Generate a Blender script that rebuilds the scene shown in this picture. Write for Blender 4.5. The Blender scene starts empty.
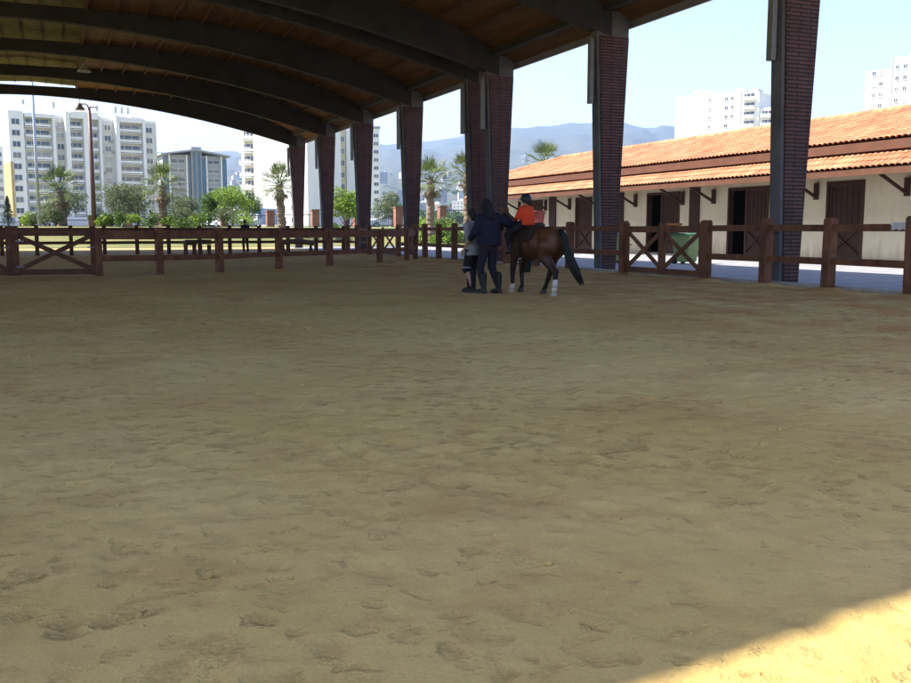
import bpy, bmesh, math, random
import numpy as np
from mathutils import Vector, Matrix, Euler
random.seed(7)
S = bpy.context.scene
COL = S.collection
R = math.radians

# ------------------------------------------------------------------ camera frame (used for surveying points of the site)
F, CX, CY, H = 930.0, 455.5, 341.5, 1.18
PITCH, YAW = R(-6.8367), R(-22.8917)
FW = Vector((-math.sin(YAW)*math.cos(PITCH), math.cos(YAW)*math.cos(PITCH), math.sin(PITCH)))
RT = Vector((math.cos(YAW), math.sin(YAW), 0))
UP = RT.cross(FW)
CAM = Vector((0, 0, H))
def ray(x, y): return FW + RT*((x-CX)/F) - UP*((y-CY)/F)
def at(x, y, D): return CAM + ray(x, y)*D            # surveyed point at depth D metres

# ------------------------------------------------------------------ mesh collector
class MB:
    def __init__(s): s.v=[]; s.f=[]; s.m=[]; s.mi=0
    def add(s, vs, fs):
        o=len(s.v); s.v += [tuple(v) for v in vs]
        for f in fs: s.f.append(tuple(i+o for i in f)); s.m.append(s.mi)
    def box(s, c, d, rot=None, rz=0):
        x,y,z=[k/2 for k in d]; c=Vector(c)
        M = rot if rot is not None else Matrix.Rotation(rz,3,'Z')
        vs=[c+M@Vector(p) for p in ((-x,-y,-z),(x,-y,-z),(x,y,-z),(-x,y,-z),(-x,-y,z),(x,-y,z),(x,y,z),(-x,y,z))]
        s.add(vs,[(0,3,2,1),(4,5,6,7),(0,1,5,4),(1,2,6,5),(2,3,7,6),(3,0,4,7)])
    def bar(s, a, b, w, h, up=(0,0,1)):
        a,b=Vector(a),Vector(b); d=(b-a); L=d.length; d.normalize()
        u=Vector(up)
        if abs(d.dot(u))>.98: u=Vector((0,1,0))
        sd=d.cross(u).normalized(); u=sd.cross(d)
        M=Matrix((sd,d,u)).transposed()
        s.box((a+b)/2,(w,L,h),rot=M)
    def tube(s, pts, rad, n=10, cap=True, sq=1.0):
        pts=[Vector(p) for p in pts]
        if not hasattr(rad,'__len__'): rad=[rad]*len(pts)
        rings=[]; prev=None
        for i,p in enumerate(pts):
            a=pts[max(i-1,0)]; b=pts[min(i+1,len(pts)-1)]
            d=(b-a).normalized()
            if prev is None:
                u=Vector((0,0,1)) if abs(d.z)<.9 else Vector((1,0,0))
                prev=d.cross(u).normalized()
            else:
                prev=(prev-d*prev.dot(d)).normalized()
            w=d.cross(prev)
            rings.append([p+prev*math.cos(2*math.pi*k/n)*rad[i]+w*math.sin(2*math.pi*k/n)*rad[i]*sq for k in range(n)])
        vs=[v for r in rings for v in r]; fs=[]
        for i in range(len(rings)-1):
            for k in range(n):
                a=i*n+k; b=i*n+(k+1)%n; fs.append((a,b,b+n,a+n))
        if cap:
            fs.append(tuple(range(n-1,-1,-1))); fs.append(tuple((len(rings)-1)*n+k for k in range(n)))
        s.add(vs,fs)
    def ball(s, c, r, n=12, m=8, rot=None):
        if not hasattr(r,'__len__'): r=(r,r,r)
        c=Vector(c); vs=[]; fs=[]
        for i in range(1,m):
            t=math.pi*i/m
            for k in range(n):
                p=Vector((r[0]*math.sin(t)*math.cos(2*math.pi*k/n), r[1]*math.sin(t)*math.sin(2*math.pi*k/n), r[2]*math.cos(t)))
                vs.append(c+(rot@p if rot is not None else p))
        tp=Vector((0,0,r[2])); bt=Vector((0,0,-r[2]))
        vs.append(c+(rot@tp if rot is not None else tp)); vs.append(c+(rot@bt if rot is not None else bt)); T=len(vs)-2; B=T+1
        for i in range(m-2):
            for k in range(n):
                a=i*n+k; b=i*n+(k+1)%n; fs.append((a,a+n,b+n,b))
        for k in range(n):
            fs.append((T,k,(k+1)%n)); fs.append((B,(m-2)*n+(k+1)%n,(m-2)*n+k))
        s.add(vs,fs)
    def cap(s, a, b, ra, rb, n=12):        # tapered limb with rounded ends
        s.tube([a,b],[ra,rb],n); s.ball(a,ra,n,8); s.ball(b,rb,n,8)
    def limb(s, pts, rad, n=12):
        for i in range(len(pts)-1): s.cap(pts[i],pts[i+1],rad[i],rad[i+1],n)
    def loft(s, rings, n=20):               # horizontal elliptical rings (centre, rx, ry)
        vs=[]; fs=[]
        for c,rx,ry in rings:
            for k in range(n):
                t=2*math.pi*k/n; vs.append((c[0]+rx*math.cos(t),c[1]+ry*math.sin(t),c[2]))
        for i in range(len(rings)-1):
            for k in range(n):
                a=i*n+k; b=i*n+(k+1)%n; fs.append((a,b,b+n,a+n))
        fs.append(tuple(range(n-1,-1,-1))); fs.append(tuple((len(rings)-1)*n+k for k in range(n)))
        s.add(vs,fs)
    def prism(s, poly, axis, a, b):         # poly = list of 2D points, extruded along axis from a to b
        n=len(poly)
        def P(u,v,t): return {'x':(t,u,v),'y':(u,t,v),'z':(u,v,t)}[axis]
        vs=[P(u,v,a) for u,v in poly]+[P(u,v,b) for u,v in poly]
        fs=[tuple(range(n)),tuple(range(2*n-1,n-1,-1))]+[(i,i+n,(i+1)%n+n,(i+1)%n) for i in range(n)]
        s.add(vs,fs)
    def quad(s,a,b,c,d): s.add([a,b,c,d],[(0,1,2,3)])
    def mesh(s, name):
        me=bpy.data.meshes.new(name); me.from_pydata(s.v,[],s.f); me.update()
        if any(s.m): me.polygons.foreach_set('material_index',s.m)
        bm=bmesh.new(); bm.from_mesh(me); bmesh.ops.recalc_face_normals(bm,faces=bm.faces); bm.to_mesh(me); bm.free()
        return me
def link(name, me, mats, parent=None, loc=None, rz=None, smooth=False):
    o=bpy.data.objects.new(name,me)
    if mats is not None and len(me.materials)==0:
        for m in (mats if isinstance(mats,(list,tuple)) else [mats]): me.materials.append(m)
    COL.objects.link(o)
    if parent is not None: o.parent=parent
    if loc is not None: o.location=loc
    if rz is not None: o.rotation_euler=(0,0,rz)
    if smooth: me.polygons.foreach_set('use_smooth',[True]*len(me.polygons))
    return o
def obj(name, mb, mats, parent=None, loc=None, rz=None, smooth=False):
    return link(name, mb.mesh(name), mats, parent, loc, rz, smooth)
def tag(o,label=None,cat=None,group=None,kind=None):
    if label: o['label']=label
    if cat: o['category']=cat
    if group: o['group']=group
    if kind: o['kind']=kind
    return o
def empty(name, loc=(0,0,0), rz=0, label=None, cat=None, group=None):
    o=bpy.data.objects.new(name,None); COL.objects.link(o); o.location=loc; o.rotation_euler=(0,0,rz); o.empty_display_size=.2
    return tag(o,label,cat,group)
def copy_tree(o, parent=None):
    c=o.copy(); COL.objects.link(c); c.parent=parent
    for ch in list(o.children): copy_tree(ch,c)
    return c
def remesh(mb, voxel, smooth=4, name='tmp'):
    me=mb.mesh(name); t=bpy.data.objects.new(name,me); COL.objects.link(t)
    m=t.modifiers.new('r','REMESH'); m.mode='VOXEL'; m.voxel_size=voxel; m.use_smooth_shade=True
    if smooth:
        k=t.modifiers.new('s','SMOOTH'); k.factor=.5; k.iterations=smooth
    dg=bpy.context.evaluated_depsgraph_get(); dg.update()
    out=bpy.data.meshes.new_from_object(t.evaluated_get(dg))
    bpy.data.objects.remove(t); bpy.data.meshes.remove(me)
    out.name=name
    out.polygons.foreach_set('use_smooth',[True]*len(out.polygons))
    return out

# ------------------------------------------------------------------ materials
def newmat(name):
    m=bpy.data.materials.new(name); m.use_nodes=True
    return m, m.node_tree.nodes, m.node_tree.links, m.node_tree.nodes['Principled BSDF']
def mat(name, col, rough=.8, var=.25, scale=3.0, col2=None, bump=0.0, bscale=40.0, metal=0.0, spec=.3, stretch=None, trans=0.0):
    m,n,l,b=newmat(name)
    b.inputs['Roughness'].default_value=rough; b.inputs['Metallic'].default_value=metal
    b.inputs['Specular IOR Level'].default_value=spec
    geo=n.new('ShaderNodeTexCoord'); mp=n.new('ShaderNodeMapping'); l.new(geo.outputs['Object'],mp.inputs['Vector'])
    if stretch: mp.inputs['Scale'].default_value=stretch
    oi=n.new('ShaderNodeObjectInfo')
    off=n.new('ShaderNodeVectorMath'); off.operation='SCALE'; off.inputs[0].default_value=(37,19,53); l.new(oi.outputs['Random'],off.inputs['Scale'])
    l.new(off.outputs[0],mp.inputs['Location'])
    t=n.new('ShaderNodeTexNoise'); t.inputs['Scale'].default_value=scale; t.inputs['Detail'].default_value=6; t.inputs['Roughness'].default_value=.65
    l.new(mp.outputs[0],t.inputs['Vector'])
    r=n.new('ShaderNodeValToRGB'); r.color_ramp.elements[0].position=.3; r.color_ramp.elements[1].position=.7
    c2=col2 if col2 else tuple(min(1,c*(1+var)) for c in col)
    c1=col if col2 else tuple(c*(1-var) for c in col)
    r.color_ramp.elements[0].color=(*c1,1); r.color_ramp.elements[1].color=(*c2,1)
    l.new(t.outputs['Fac'],r.inputs['Fac']); l.new(r.outputs['Color'],b.inputs['Base Color'])
    if bump:
        t2=n.new('ShaderNodeTexNoise'); t2.inputs['Scale'].default_value=bscale; t2.inputs['Detail'].default_value=5
        l.new(mp.outputs[0],t2.inputs['Vector'])
        bp=n.new('ShaderNodeBump'); bp.inputs['Strength'].default_value=bump; bp.inputs['Distance'].default_value=.02
        l.new(t2.outputs['Fac'],bp.inputs['Height']); l.new(bp.outputs['Normal'],b.inputs['Normal'])
    return m
def brickmat(name, c1, c2, mortar, w, h, swap=True, mort=.012):
    m,n,l,b=newmat(name); b.inputs['Roughness'].default_value=.85
    tc=n.new('ShaderNodeTexCoord'); sp=n.new('ShaderNodeSeparateXYZ'); cb=n.new('ShaderNodeCombineXYZ')
    l.new(tc.outputs['Object'],sp.inputs[0])
    ad=n.new('ShaderNodeMath'); ad.operation='ADD'; l.new(sp.outputs['X'],ad.inputs[0]); l.new(sp.outputs['Y'],ad.inputs[1])
    l.new(ad.outputs[0],cb.inputs['X']); l.new(sp.outputs['Z'],cb.inputs['Y'])
    bt=n.new('ShaderNodeTexBrick'); bt.inputs['Scale'].default_value=1; bt.inputs['Brick Width'].default_value=w; bt.inputs['Row Height'].default_value=h
    bt.inputs['Mortar Size'].default_value=mort; bt.inputs['Mortar Smooth'].default_value=.2; bt.inputs['Bias'].default_value=-.1
    bt.inputs['Color1'].default_value=(*c1,1); bt.inputs['Color2'].default_value=(*c2,1); bt.inputs['Mortar'].default_value=(*mortar,1)
    l.new(cb.outputs[0],bt.inputs['Vector'])
    ns=n.new('ShaderNodeTexNoise'); ns.inputs['Scale'].default_value=2.5; ns.inputs['Detail'].default_value=7
    oi=n.new('ShaderNodeObjectInfo'); of=n.new('ShaderNodeVectorMath'); of.operation='MULTIPLY_ADD'; of.inputs[1].default_value=(31,17,43); l.new(oi.outputs['Random'],of.inputs[0]); l.new(tc.outputs['Object'],of.inputs[2]); l.new(of.outputs[0],ns.inputs['Vector'])
    mx=n.new('ShaderNodeMix'); mx.data_type='RGBA'; mx.blend_type='MULTIPLY'; mx.inputs[0].default_value=.7
    rr=n.new('ShaderNodeValToRGB'); rr.color_ramp.elements[0].color=(.5,.5,.5,1); rr.color_ramp.elements[0].position=.3; rr.color_ramp.elements[1].color=(1,1,1,1); rr.color_ramp.elements[1].position=.65
    l.new(ns.outputs['Fac'],rr.inputs['Fac']); l.new(bt.outputs['Color'],mx.inputs[6]); l.new(rr.outputs['Color'],mx.inputs[7])
    l.new(mx.outputs[2],b.inputs['Base Color'])
    bp=n.new('ShaderNodeBump'); bp.inputs['Strength'].default_value=.8; bp.inputs['Distance'].default_value=.02; bp.invert=True
    l.new(bt.outputs['Fac'],bp.inputs['Height']); l.new(bp.outputs['Normal'],b.inputs['Normal'])
    return m
def leafmat(name, c1, c2, trans=.3):
    m,n,l,b=newmat(name); b.inputs['Roughness'].default_value=.6; b.inputs['Specular IOR Level'].default_value=.25
    g=n.new('ShaderNodeNewGeometry'); t=n.new('ShaderNodeValToRGB')
    t.color_ramp.elements[0].color=(*c1,1); t.color_ramp.elements[1].color=(*c2,1)
    l.new(g.outputs['Random Per Island'],t.inputs['Fac']); l.new(t.outputs['Color'],b.inputs['Base Color'])
    tr=n.new('ShaderNodeBsdfTranslucent'); l.new(t.outputs['Color'],tr.inputs['Color'])
    mx=n.new('ShaderNodeMixShader'); mx.inputs[0].default_value=trans
    l.new(b.outputs[0],mx.inputs[1]); l.new(tr.outputs[0],mx.inputs[2]); l.new(mx.outputs[0],n['Material Output'].inputs['Surface'])
    return m
M={}
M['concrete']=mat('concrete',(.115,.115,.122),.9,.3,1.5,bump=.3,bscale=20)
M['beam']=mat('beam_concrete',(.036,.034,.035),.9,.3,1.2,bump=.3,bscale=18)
M['deck']=mat('deck_boards',(.125,.06,.018),.75,.4,2.2,stretch=(4,.3,1),bump=.3,bscale=14)
M['purlin']=mat('purlin_wood',(.085,.045,.02),.8,.3,3)
M['fascia']=mat('fascia_metal',(.18,.18,.22),.5,.15,2)
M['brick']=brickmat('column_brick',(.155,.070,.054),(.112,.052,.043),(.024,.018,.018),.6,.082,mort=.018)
M['fixture']=mat('light_casing',(.19,.19,.18),.5,.15,4)
M['wood']=mat('fence_wood',(.15,.062,.029),.7,.55,5,stretch=(1,1,.5),bump=.6,bscale=30)
M['wood_dark']=mat('gate_wood',(.10,.042,.021),.7,.55,5,bump=.35,bscale=30)
M['stablewood']=mat('stable_timber',(.055,.024,.013),.7,.35,5,bump=.2)
M['doorwood']=mat('door_boards',(.042,.018,.011),.7,.4,4,stretch=(1,6,.6),bump=.3)
M['interior_shade']=mat('painted_interior_shade',(.015,.014,.014),.9,.2,3)
M['stucco']=mat('cream_stucco',(.70,.62,.45),.9,.07,1.2,bump=.15,bscale=60)
def stained(m):
    n=m.node_tree.nodes; l=m.node_tree.links; b=n['Principled BSDF']; src=b.inputs['Base Color'].links[0].from_socket
    g=n.new('ShaderNodeNewGeometry'); sp=n.new('ShaderNodeSeparateXYZ'); l.new(g.outputs['Position'],sp.inputs[0])
    mp=n.new('ShaderNodeMapping'); mp.inputs['Scale'].default_value=(2.2,2.2,.35); l.new(g.outputs['Position'],mp.inputs[0])
    t=n.new('ShaderNodeTexNoise'); t.inputs['Scale'].default_value=1.6; t.inputs['Detail'].default_value=8; t.inputs['Roughness'].default_value=.7; l.new(mp.outputs[0],t.inputs['Vector'])
    mr=n.new('ShaderNodeMapRange'); mr.inputs['From Min'].default_value=.05; mr.inputs['From Max'].default_value=.9; mr.inputs['To Min'].default_value=.22; mr.inputs['To Max'].default_value=-.05; l.new(sp.outputs['Z'],mr.inputs['Value'])
    a=n.new('ShaderNodeMath'); a.operation='ADD'; l.new(t.outputs['Fac'],a.inputs[0]); l.new(mr.outputs[0],a.inputs[1])
    r=n.new('ShaderNodeValToRGB'); r.color_ramp.elements[0].position=.50; r.color_ramp.elements[1].position=.78; r.color_ramp.elements[0].color=(0,0,0,1); r.color_ramp.elements[1].color=(.6,.6,.6,1); l.new(a.outputs[0],r.inputs['Fac'])
    x=n.new('ShaderNodeMix'); x.data_type='RGBA'; l.new(r.outputs['Color'],x.inputs[0]); l.new(src,x.inputs[6]); x.inputs[7].default_value=(.30,.24,.15,1); l.new(x.outputs[2],b.inputs['Base Color'])
stained(M['stucco'])
M['pave']=brickmat('pavers',(.42,.41,.42),(.38,.37,.38),(.28,.28,.28),.4,.2)
M['kerb']=mat('kerb_concrete',(.36,.34,.30),.9,.2,3,bump=.3)
M['white']=mat('white_wall',(.78,.76,.71),.85,.05,.3)
M['offwhite']=mat('offwhite_wall',(.60,.58,.52),.85,.07,.3)
M['cream']=mat('cream_wall',(.64,.55,.33),.85,.07,.3)
M['ochre']=mat('ochre_wall',(.50,.35,.15),.85,.08,.3)
M['greyclad']=mat('grey_cladding',(.34,.34,.33),.7,.1,.4)
M['glass']=mat('window_glass',(.035,.045,.055),.12,.3,.5,spec=.8)
M['teal']=mat('teal_glass',(.02,.08,.12),.1,.35,.25,spec=.9)
M['steel']=mat('galvanised_steel',(.42,.44,.46),.45,.1,2,metal=.3)
M['brownpaint']=mat('brown_painted_metal',(.10,.05,.035),.5,.15,2)
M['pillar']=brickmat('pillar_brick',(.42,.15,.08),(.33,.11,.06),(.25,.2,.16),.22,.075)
M['railing']=mat('green_railing',(.06,.10,.09),.5,.2,2)
M['trunk']=mat('palm_trunk',(.20,.15,.10),.95,.4,6,bump=.8,bscale=12)
M['bark']=mat('tree_bark',(.13,.09,.06),.95,.3,6,bump=.6,bscale=14)
M['palm']=leafmat('palm_frond',(.05,.085,.025),(.17,.20,.06))
M['palmdry']=leafmat('dry_frond',(.10,.07,.035),(.19,.14,.07),.1)
M['leaf_grey']=leafmat('grey_green_leaf',(.075,.10,.045),(.17,.20,.09))
M['leaf']=leafmat('green_leaf',(.045,.09,.02),(.13,.21,.04))
M['leaf_bright']=leafmat('bright_leaf',(.10,.19,.02),(.26,.36,.05))
M['leaf_dark']=leafmat('dark_conifer',(.02,.05,.035),(.05,.09,.06),.1)
M['lawn']=mat('lawn_grass',(.09,.115,.032),.95,.3,.6,col2=(.19,.165,.06),bump=.6,bscale=9)
M['dry']=mat('dry_ground',(.22,.19,.10),.95,.3,.05,col2=(.16,.17,.07))
M['farsand']=mat('trodden_earth',(.33,.235,.10),.95,.25,.5,bump=.5)
M['asphalt']=mat('asphalt',(.06,.06,.06),.9,.2,1,bump=.2)
M['hill']=mat('hill_scrub',(.045,.06,.045),.95,.3,.004,col2=(.085,.085,.065))
M['carwhite']=mat('white_car_paint',(.75,.75,.76),.25,.03,1,spec=.6)
M['carsilver']=mat('silver_car_paint',(.35,.38,.42),.25,.05,1,spec=.6,metal=.4)
M['tyre']=mat('tyre_rubber',(.02,.02,.02),.8,.2,5)
M['lamp']=mat('car_lamp',(.7,.65,.55),.2,.05,3)
M['red']=mat('red_plastic',(.24,.045,.035),.45,.08,5)
M['whitepaint']=mat('white_paint',(.75,.73,.68),.6,.05,4)
M['greenbin']=mat('green_plastic',(.25,.34,.13),.45,.1,3)
M['greenlid']=mat('dark_green_lid',(.05,.14,.07),.45,.1,3)
M['bucket']=mat('bucket_plastic',(.015,.035,.035),.4,.2,5)
M['rag']=mat('white_cloth',(.62,.60,.56),.9,.1,9,bump=.4)
M['sun_strip']=mat('sunlit_orange',(.62,.24,.07),.9,.15,9)
M['roofred']=mat('house_tile',(.40,.17,.09),.9,.2,.5)

def curtains(m):
    n=m.node_tree.nodes; l=m.node_tree.links; oi=n.new('ShaderNodeObjectInfo'); r=n.new('ShaderNodeValToRGB'); r.color_ramp.interpolation='CONSTANT'; e=r.color_ramp.elements
    e[0].color=(.03,.04,.05,1); e[1].position=.45; e[1].color=(.065,.075,.08,1); k=e.new(.68); k.color=(.16,.15,.13,1); k=e.new(.86); k.color=(.32,.30,.26,1)
    l.new(oi.outputs['Random'],r.inputs['Fac']); l.new(r.outputs['Color'],n['Principled BSDF'].inputs['Base Color'])
curtains(M['glass'])
def tilemat():
    m,n,l,b=newmat('roof_tile'); b.inputs['Roughness'].default_value=.85
    tc=n.new('ShaderNodeTexCoord'); mp=n.new('ShaderNodeMapping'); mp.inputs['Scale'].default_value=(1/.36,1/.24,0); l.new(tc.outputs['Object'],mp.inputs[0])
    fl=n.new('ShaderNodeVectorMath'); fl.operation='FLOOR'; l.new(mp.outputs[0],fl.inputs[0])
    wn=n.new('ShaderNodeTexWhiteNoise'); wn.noise_dimensions='3D'; l.new(fl.outputs[0],wn.inputs['Vector'])
    r=n.new('ShaderNodeValToRGB'); e=r.color_ramp.elements
    e[0].color=(.37,.145,.066,1); e[1].color=(.50,.235,.115,1)
    k=e.new(.5); k.color=(.44,.185,.085,1)
    l.new(wn.outputs['Value'],r.inputs['Fac'])
    ns=n.new('ShaderNodeTexNoise'); ns.inputs['Scale'].default_value=.8; ns.inputs['Detail'].default_value=7; l.new(tc.outputs['Object'],ns.inputs['Vector'])
    rr=n.new('ShaderNodeValToRGB'); rr.color_ramp.elements[0].position=.35; rr.color_ramp.elements[0].color=(.55,.5,.46,1); rr.color_ramp.elements[1].position=.6; rr.color_ramp.elements[1].color=(1,1,1,1)
    l.new(ns.outputs['Fac'],rr.inputs['Fac'])
    mx=n.new('ShaderNodeMix'); mx.data_type='RGBA'; mx.blend_type='MULTIPLY'; mx.inputs[0].default_value=.6
    l.new(r.outputs['Color'],mx.inputs[6]); l.new(rr.outputs['Color'],mx.inputs[7]); l.new(mx.outputs[2],b.inputs['Base Color'])
    return m
M['tile']=tilemat()
def skymat():
    m,n,l,b=newmat('fibreglass_skylight')
    tc=n.new('ShaderNodeTexCoord'); ns=n.new('ShaderNodeTexNoise'); ns.inputs['Scale'].default_value=1.6; ns.inputs['Detail'].default_value=6
    l.new(tc.outputs['Object'],ns.inputs['Vector'])
    r=n.new('ShaderNodeValToRGB'); r.color_ramp.elements[0].position=.3; r.color_ramp.elements[0].color=(.155,.15,.08,1); r.color_ramp.elements[1].position=.7; r.color_ramp.elements[1].color=(.235,.23,.135,1)
    l.new(ns.outputs['Fac'],r.inputs['Fac'])
    t=n.new('ShaderNodeBsdfTranslucent'); d=n.new('ShaderNodeBsdfDiffuse'); mx=n.new('ShaderNodeMixShader'); mx.inputs[0].default_value=.13
    l.new(r.outputs['Color'],t.inputs['Color']); l.new(r.outputs['Color'],d.inputs['Color'])
    l.new(d.outputs[0],mx.inputs[1]); l.new(t.outputs[0],mx.inputs[2]); l.new(mx.outputs[0],n['Material Output'].inputs['Surface'])
    return m
M['skylight']=skymat()
def sandmat():
    m,n,l,b=newmat('arena_sand'); b.inputs['Roughness'].default_value=.95; b.inputs['Specular IOR Level'].default_value=.15
    tc=n.new('ShaderNodeTexCoord')
    def noise(sc,det=6,ro=.6,st=None):
        t=n.new('ShaderNodeTexNoise'); t.inputs['Scale'].default_value=sc; t.inputs['Detail'].default_value=det; t.inputs['Roughness'].default_value=ro
        if st:
            mp=n.new('ShaderNodeMapping'); mp.inputs['Scale'].default_value=st; l.new(tc.outputs['Object'],mp.inputs[0]); l.new(mp.outputs[0],t.inputs['Vector'])
        else: l.new(tc.outputs['Object'],t.inputs['Vector'])
        return t
    def ramp(src,p0,p1,c0,c1):
        r=n.new('ShaderNodeValToRGB'); r.color_ramp.elements[0].position=p0; r.color_ramp.elements[1].position=p1
        r.color_ramp.elements[0].color=(*c0,1); r.color_ramp.elements[1].color=(*c1,1); l.new(src,r.inputs['Fac']); return r
    def mix(a,bq,fac,mode='MIX'):
        x=n.new('ShaderNodeMix'); x.data_type='RGBA'; x.blend_type=mode
        if isinstance(fac,float): x.inputs[0].default_value=fac
        else: l.new(fac,x.inputs[0])
        l.new(a,x.inputs[6]); l.new(bq,x.inputs[7]); return x.outputs[2]
    base=ramp(noise(.35,8,.65).outputs['Fac'],.32,.68,(.525,.352,.105),(.675,.475,.185))
    moist=ramp(noise(.9,7,.62,(1,1,1)).outputs['Fac'],.52,.72,(0,0,0),(1,1,1))
    brown=n.new('ShaderNodeRGB'); brown.outputs[0].default_value=(.45,.25,.085,1)
    ms=n.new('ShaderNodeMath'); ms.operation='MULTIPLY'; ms.inputs[1].default_value=.7; l.new(moist.outputs['Color'],ms.inputs[0])
    c=mix(base.outputs['Color'],brown.outputs[0],ms.outputs[0])
    # trodden riding track beside the long fence: redder, moister sand
    sp=n.new('ShaderNodeSeparateXYZ'); l.new(tc.outputs['Object'],sp.inputs[0])
    mr=n.new('ShaderNodeMapRange'); mr.interpolation_type='SMOOTHSTEP'; mr.inputs['From Min'].default_value=4.5; mr.inputs['From Max'].default_value=10.0; l.new(sp.outputs['X'],mr.inputs['Value'])
    tn=ramp(noise(1.3,6,.6).outputs['Fac'],.38,.66,(0,0,0),(1,1,1))
    mm=n.new('ShaderNodeMath'); mm.operation='MULTIPLY'; l.new(mr.outputs[0],mm.inputs[0]); l.new(tn.outputs['Color'],mm.inputs[1])
    mk=n.new('ShaderNodeMath'); mk.operation='MULTIPLY'; mk.inputs[1].default_value=.9; l.new(mm.outputs[0],mk.inputs[0])
    track=n.new('ShaderNodeRGB'); track.outputs[0].default_value=(.46,.205,.06,1)
    c=mix(c,track.outputs[0],mk.outputs[0])
    # dung and damp crumbs
    cr=ramp(noise(9.0,5,.6).outputs['Fac'],.63,.70,(0,0,0),(1,1,1))
    cf=n.new('ShaderNodeMath'); cf.operation='MULTIPLY'; cf.inputs[1].default_value=.55; l.new(cr.outputs['Color'],cf.inputs[0])
    dk=n.new('ShaderNodeRGB'); dk.outputs[0].default_value=(.30,.19,.075,1)
    c=mix(c,dk.outputs[0],cf.outputs[0])
    # trodden dents: sand coloured darker inside the dents
    dw=noise(4.0,5,.65); sc_=n.new('ShaderNodeVectorMath'); sc_.operation='SCALE'; sc_.inputs['Scale'].default_value=.35; l.new(dw.outputs['Color'],sc_.inputs[0])
    av=n.new('ShaderNodeVectorMath'); av.operation='ADD'; l.new(tc.outputs['Object'],av.inputs[0]); l.new(sc_.outputs[0],av.inputs[1])
    def dents(scale,lo,hi):
        vo=n.new('ShaderNodeTexVoronoi'); vo.voronoi_dimensions='2D'; vo.inputs['Scale'].default_value=scale; l.new(av.outputs[0],vo.inputs['Vector'])
        return ramp(vo.outputs['Distance'],lo,hi,(1,1,1),(0,0,0))
    d1=dents(3.0,.10,.28); d2=dents(6.2,.10,.32)
    pa=ramp(noise(.55,5,.6).outputs['Fac'],.30,.60,(0,0,0),(1,1,1))
    pt=n.new('ShaderNodeMath'); pt.operation='MAXIMUM'; l.new(pa.outputs['Color'],pt.inputs[0]); l.new(mr.outputs[0],pt.inputs[1])
    dsum=n.new('ShaderNodeMath'); dsum.operation='MAXIMUM'; l.new(d1.outputs['Color'],dsum.inputs[0]); l.new(d2.outputs['Color'],dsum.inputs[1])
    brk=ramp(noise(5.5,6,.72).outputs['Fac'],.38,.64,(0,0,0),(1,1,1))
    dm=n.new('ShaderNodeMath'); dm.operation='MULTIPLY'; l.new(dsum.outputs[0],dm.inputs[0]); l.new(brk.outputs['Color'],dm.inputs[1])
    dm2=n.new('ShaderNodeMath'); dm2.operation='MULTIPLY'; l.new(dm.outputs[0],dm2.inputs[0]); l.new(pt.outputs[0],dm2.inputs[1])
    df=n.new('ShaderNodeMath'); df.operation='MULTIPLY'; df.inputs[1].default_value=.44; l.new(dm2.outputs[0],df.inputs[0])
    dc=n.new('ShaderNodeRGB'); dc.outputs[0].default_value=(.31,.185,.07,1)
    c=mix(c,dc.outputs[0],df.outputs[0])
    gr=ramp(noise(90,3,.7).outputs['Fac'],.3,.7,(.82,.82,.82),(1.12,1.12,1.12))
    c=mix(c,gr.outputs['Color'],.55,'MULTIPLY')
    l.new(c,b.inputs['Base Color'])
    bp=n.new('ShaderNodeBump'); bp.inputs['Strength'].default_value=.8; bp.inputs['Distance'].default_value=.02
    h1=noise(22,8,.72); l.new(h1.outputs['Fac'],bp.inputs['Height'])
    bp3=n.new('ShaderNodeBump'); bp3.inputs['Strength'].default_value=.9; bp3.inputs['Distance'].default_value=.035; bp3.invert=True
    l.new(dm2.outputs[0],bp3.inputs['Height']); l.new(bp.outputs['Normal'],bp3.inputs['Normal'])
    bp2=n.new('ShaderNodeBump'); bp2.inputs['Strength'].default_value=.5; bp2.inputs['Distance'].default_value=.004
    l.new(noise(210,4,.7).outputs['Fac'],bp2.inputs['Height']); l.new(bp3.outputs['Normal'],bp2.inputs['Normal'])
    l.new(bp2.outputs['Normal'],b.inputs['Normal'])
    return m
M['sand']=sandmat()

# ------------------------------------------------------------------ numpy value noise
def vnoise(x,y,seed):
    xi=np.floor(x).astype(np.int64); yi=np.floor(y).astype(np.int64); fx=x-xi; fy=y-yi
    fx=fx*fx*fx*(fx*(fx*6-15)+10); fy=fy*fy*fy*(fy*(fy*6-15)+10)
    def h(a,b):
        k=(a*374761393+b*668265263+seed*1442695041)&0xffffffff
        k=((k^(k>>13))*1274126177)&0xffffffff
        k=k^(k>>16)
        return (k&0xffff)/65535.0
    a=h(xi,yi); b=h(xi+1,yi); c=h(xi,yi+1); d=h(xi+1,yi+1)
    return (a*(1-fx)+b*fx)*(1-fy)+(c*(1-fx)+d*fx)*fy
def fbm(x,y,seed,o=4,g=.5):
    s=0;a=1;t=0
    for i in range(o):
        s=s+a*vnoise(x*2**i+i*17.3,y*2**i-i*9.1,seed+i); t+=a; a*=g
    return s/t

# ================================================================== SETTING
def sheet(name,x0,x1,y0,y1,z,m,nx=1,ny=1,zf=None,kind='structure'):
    xs=np.linspace(x0,x1,nx+1); ys=np.linspace(y0,y1,ny+1)
    mb=MB(); vs=[(x,y,(zf(x,y) if zf else 0)+z) for y in ys for x in xs]
    fs=[(j*(nx+1)+i,j*(nx+1)+i+1,(j+1)*(nx+1)+i+1,(j+1)*(nx+1)+i) for j in range(ny) for i in range(nx)]
    mb.add(vs,fs); o=obj(name,mb,m,smooth=bool(zf)); o['kind']=kind; return o
def sstep(a,b,x): 
    t=min(1,max(0,(x-a)/(b-a))); return t*t*(3-2*t)
def berm(x,y): return 1.42*sstep(67,75,y)
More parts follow.
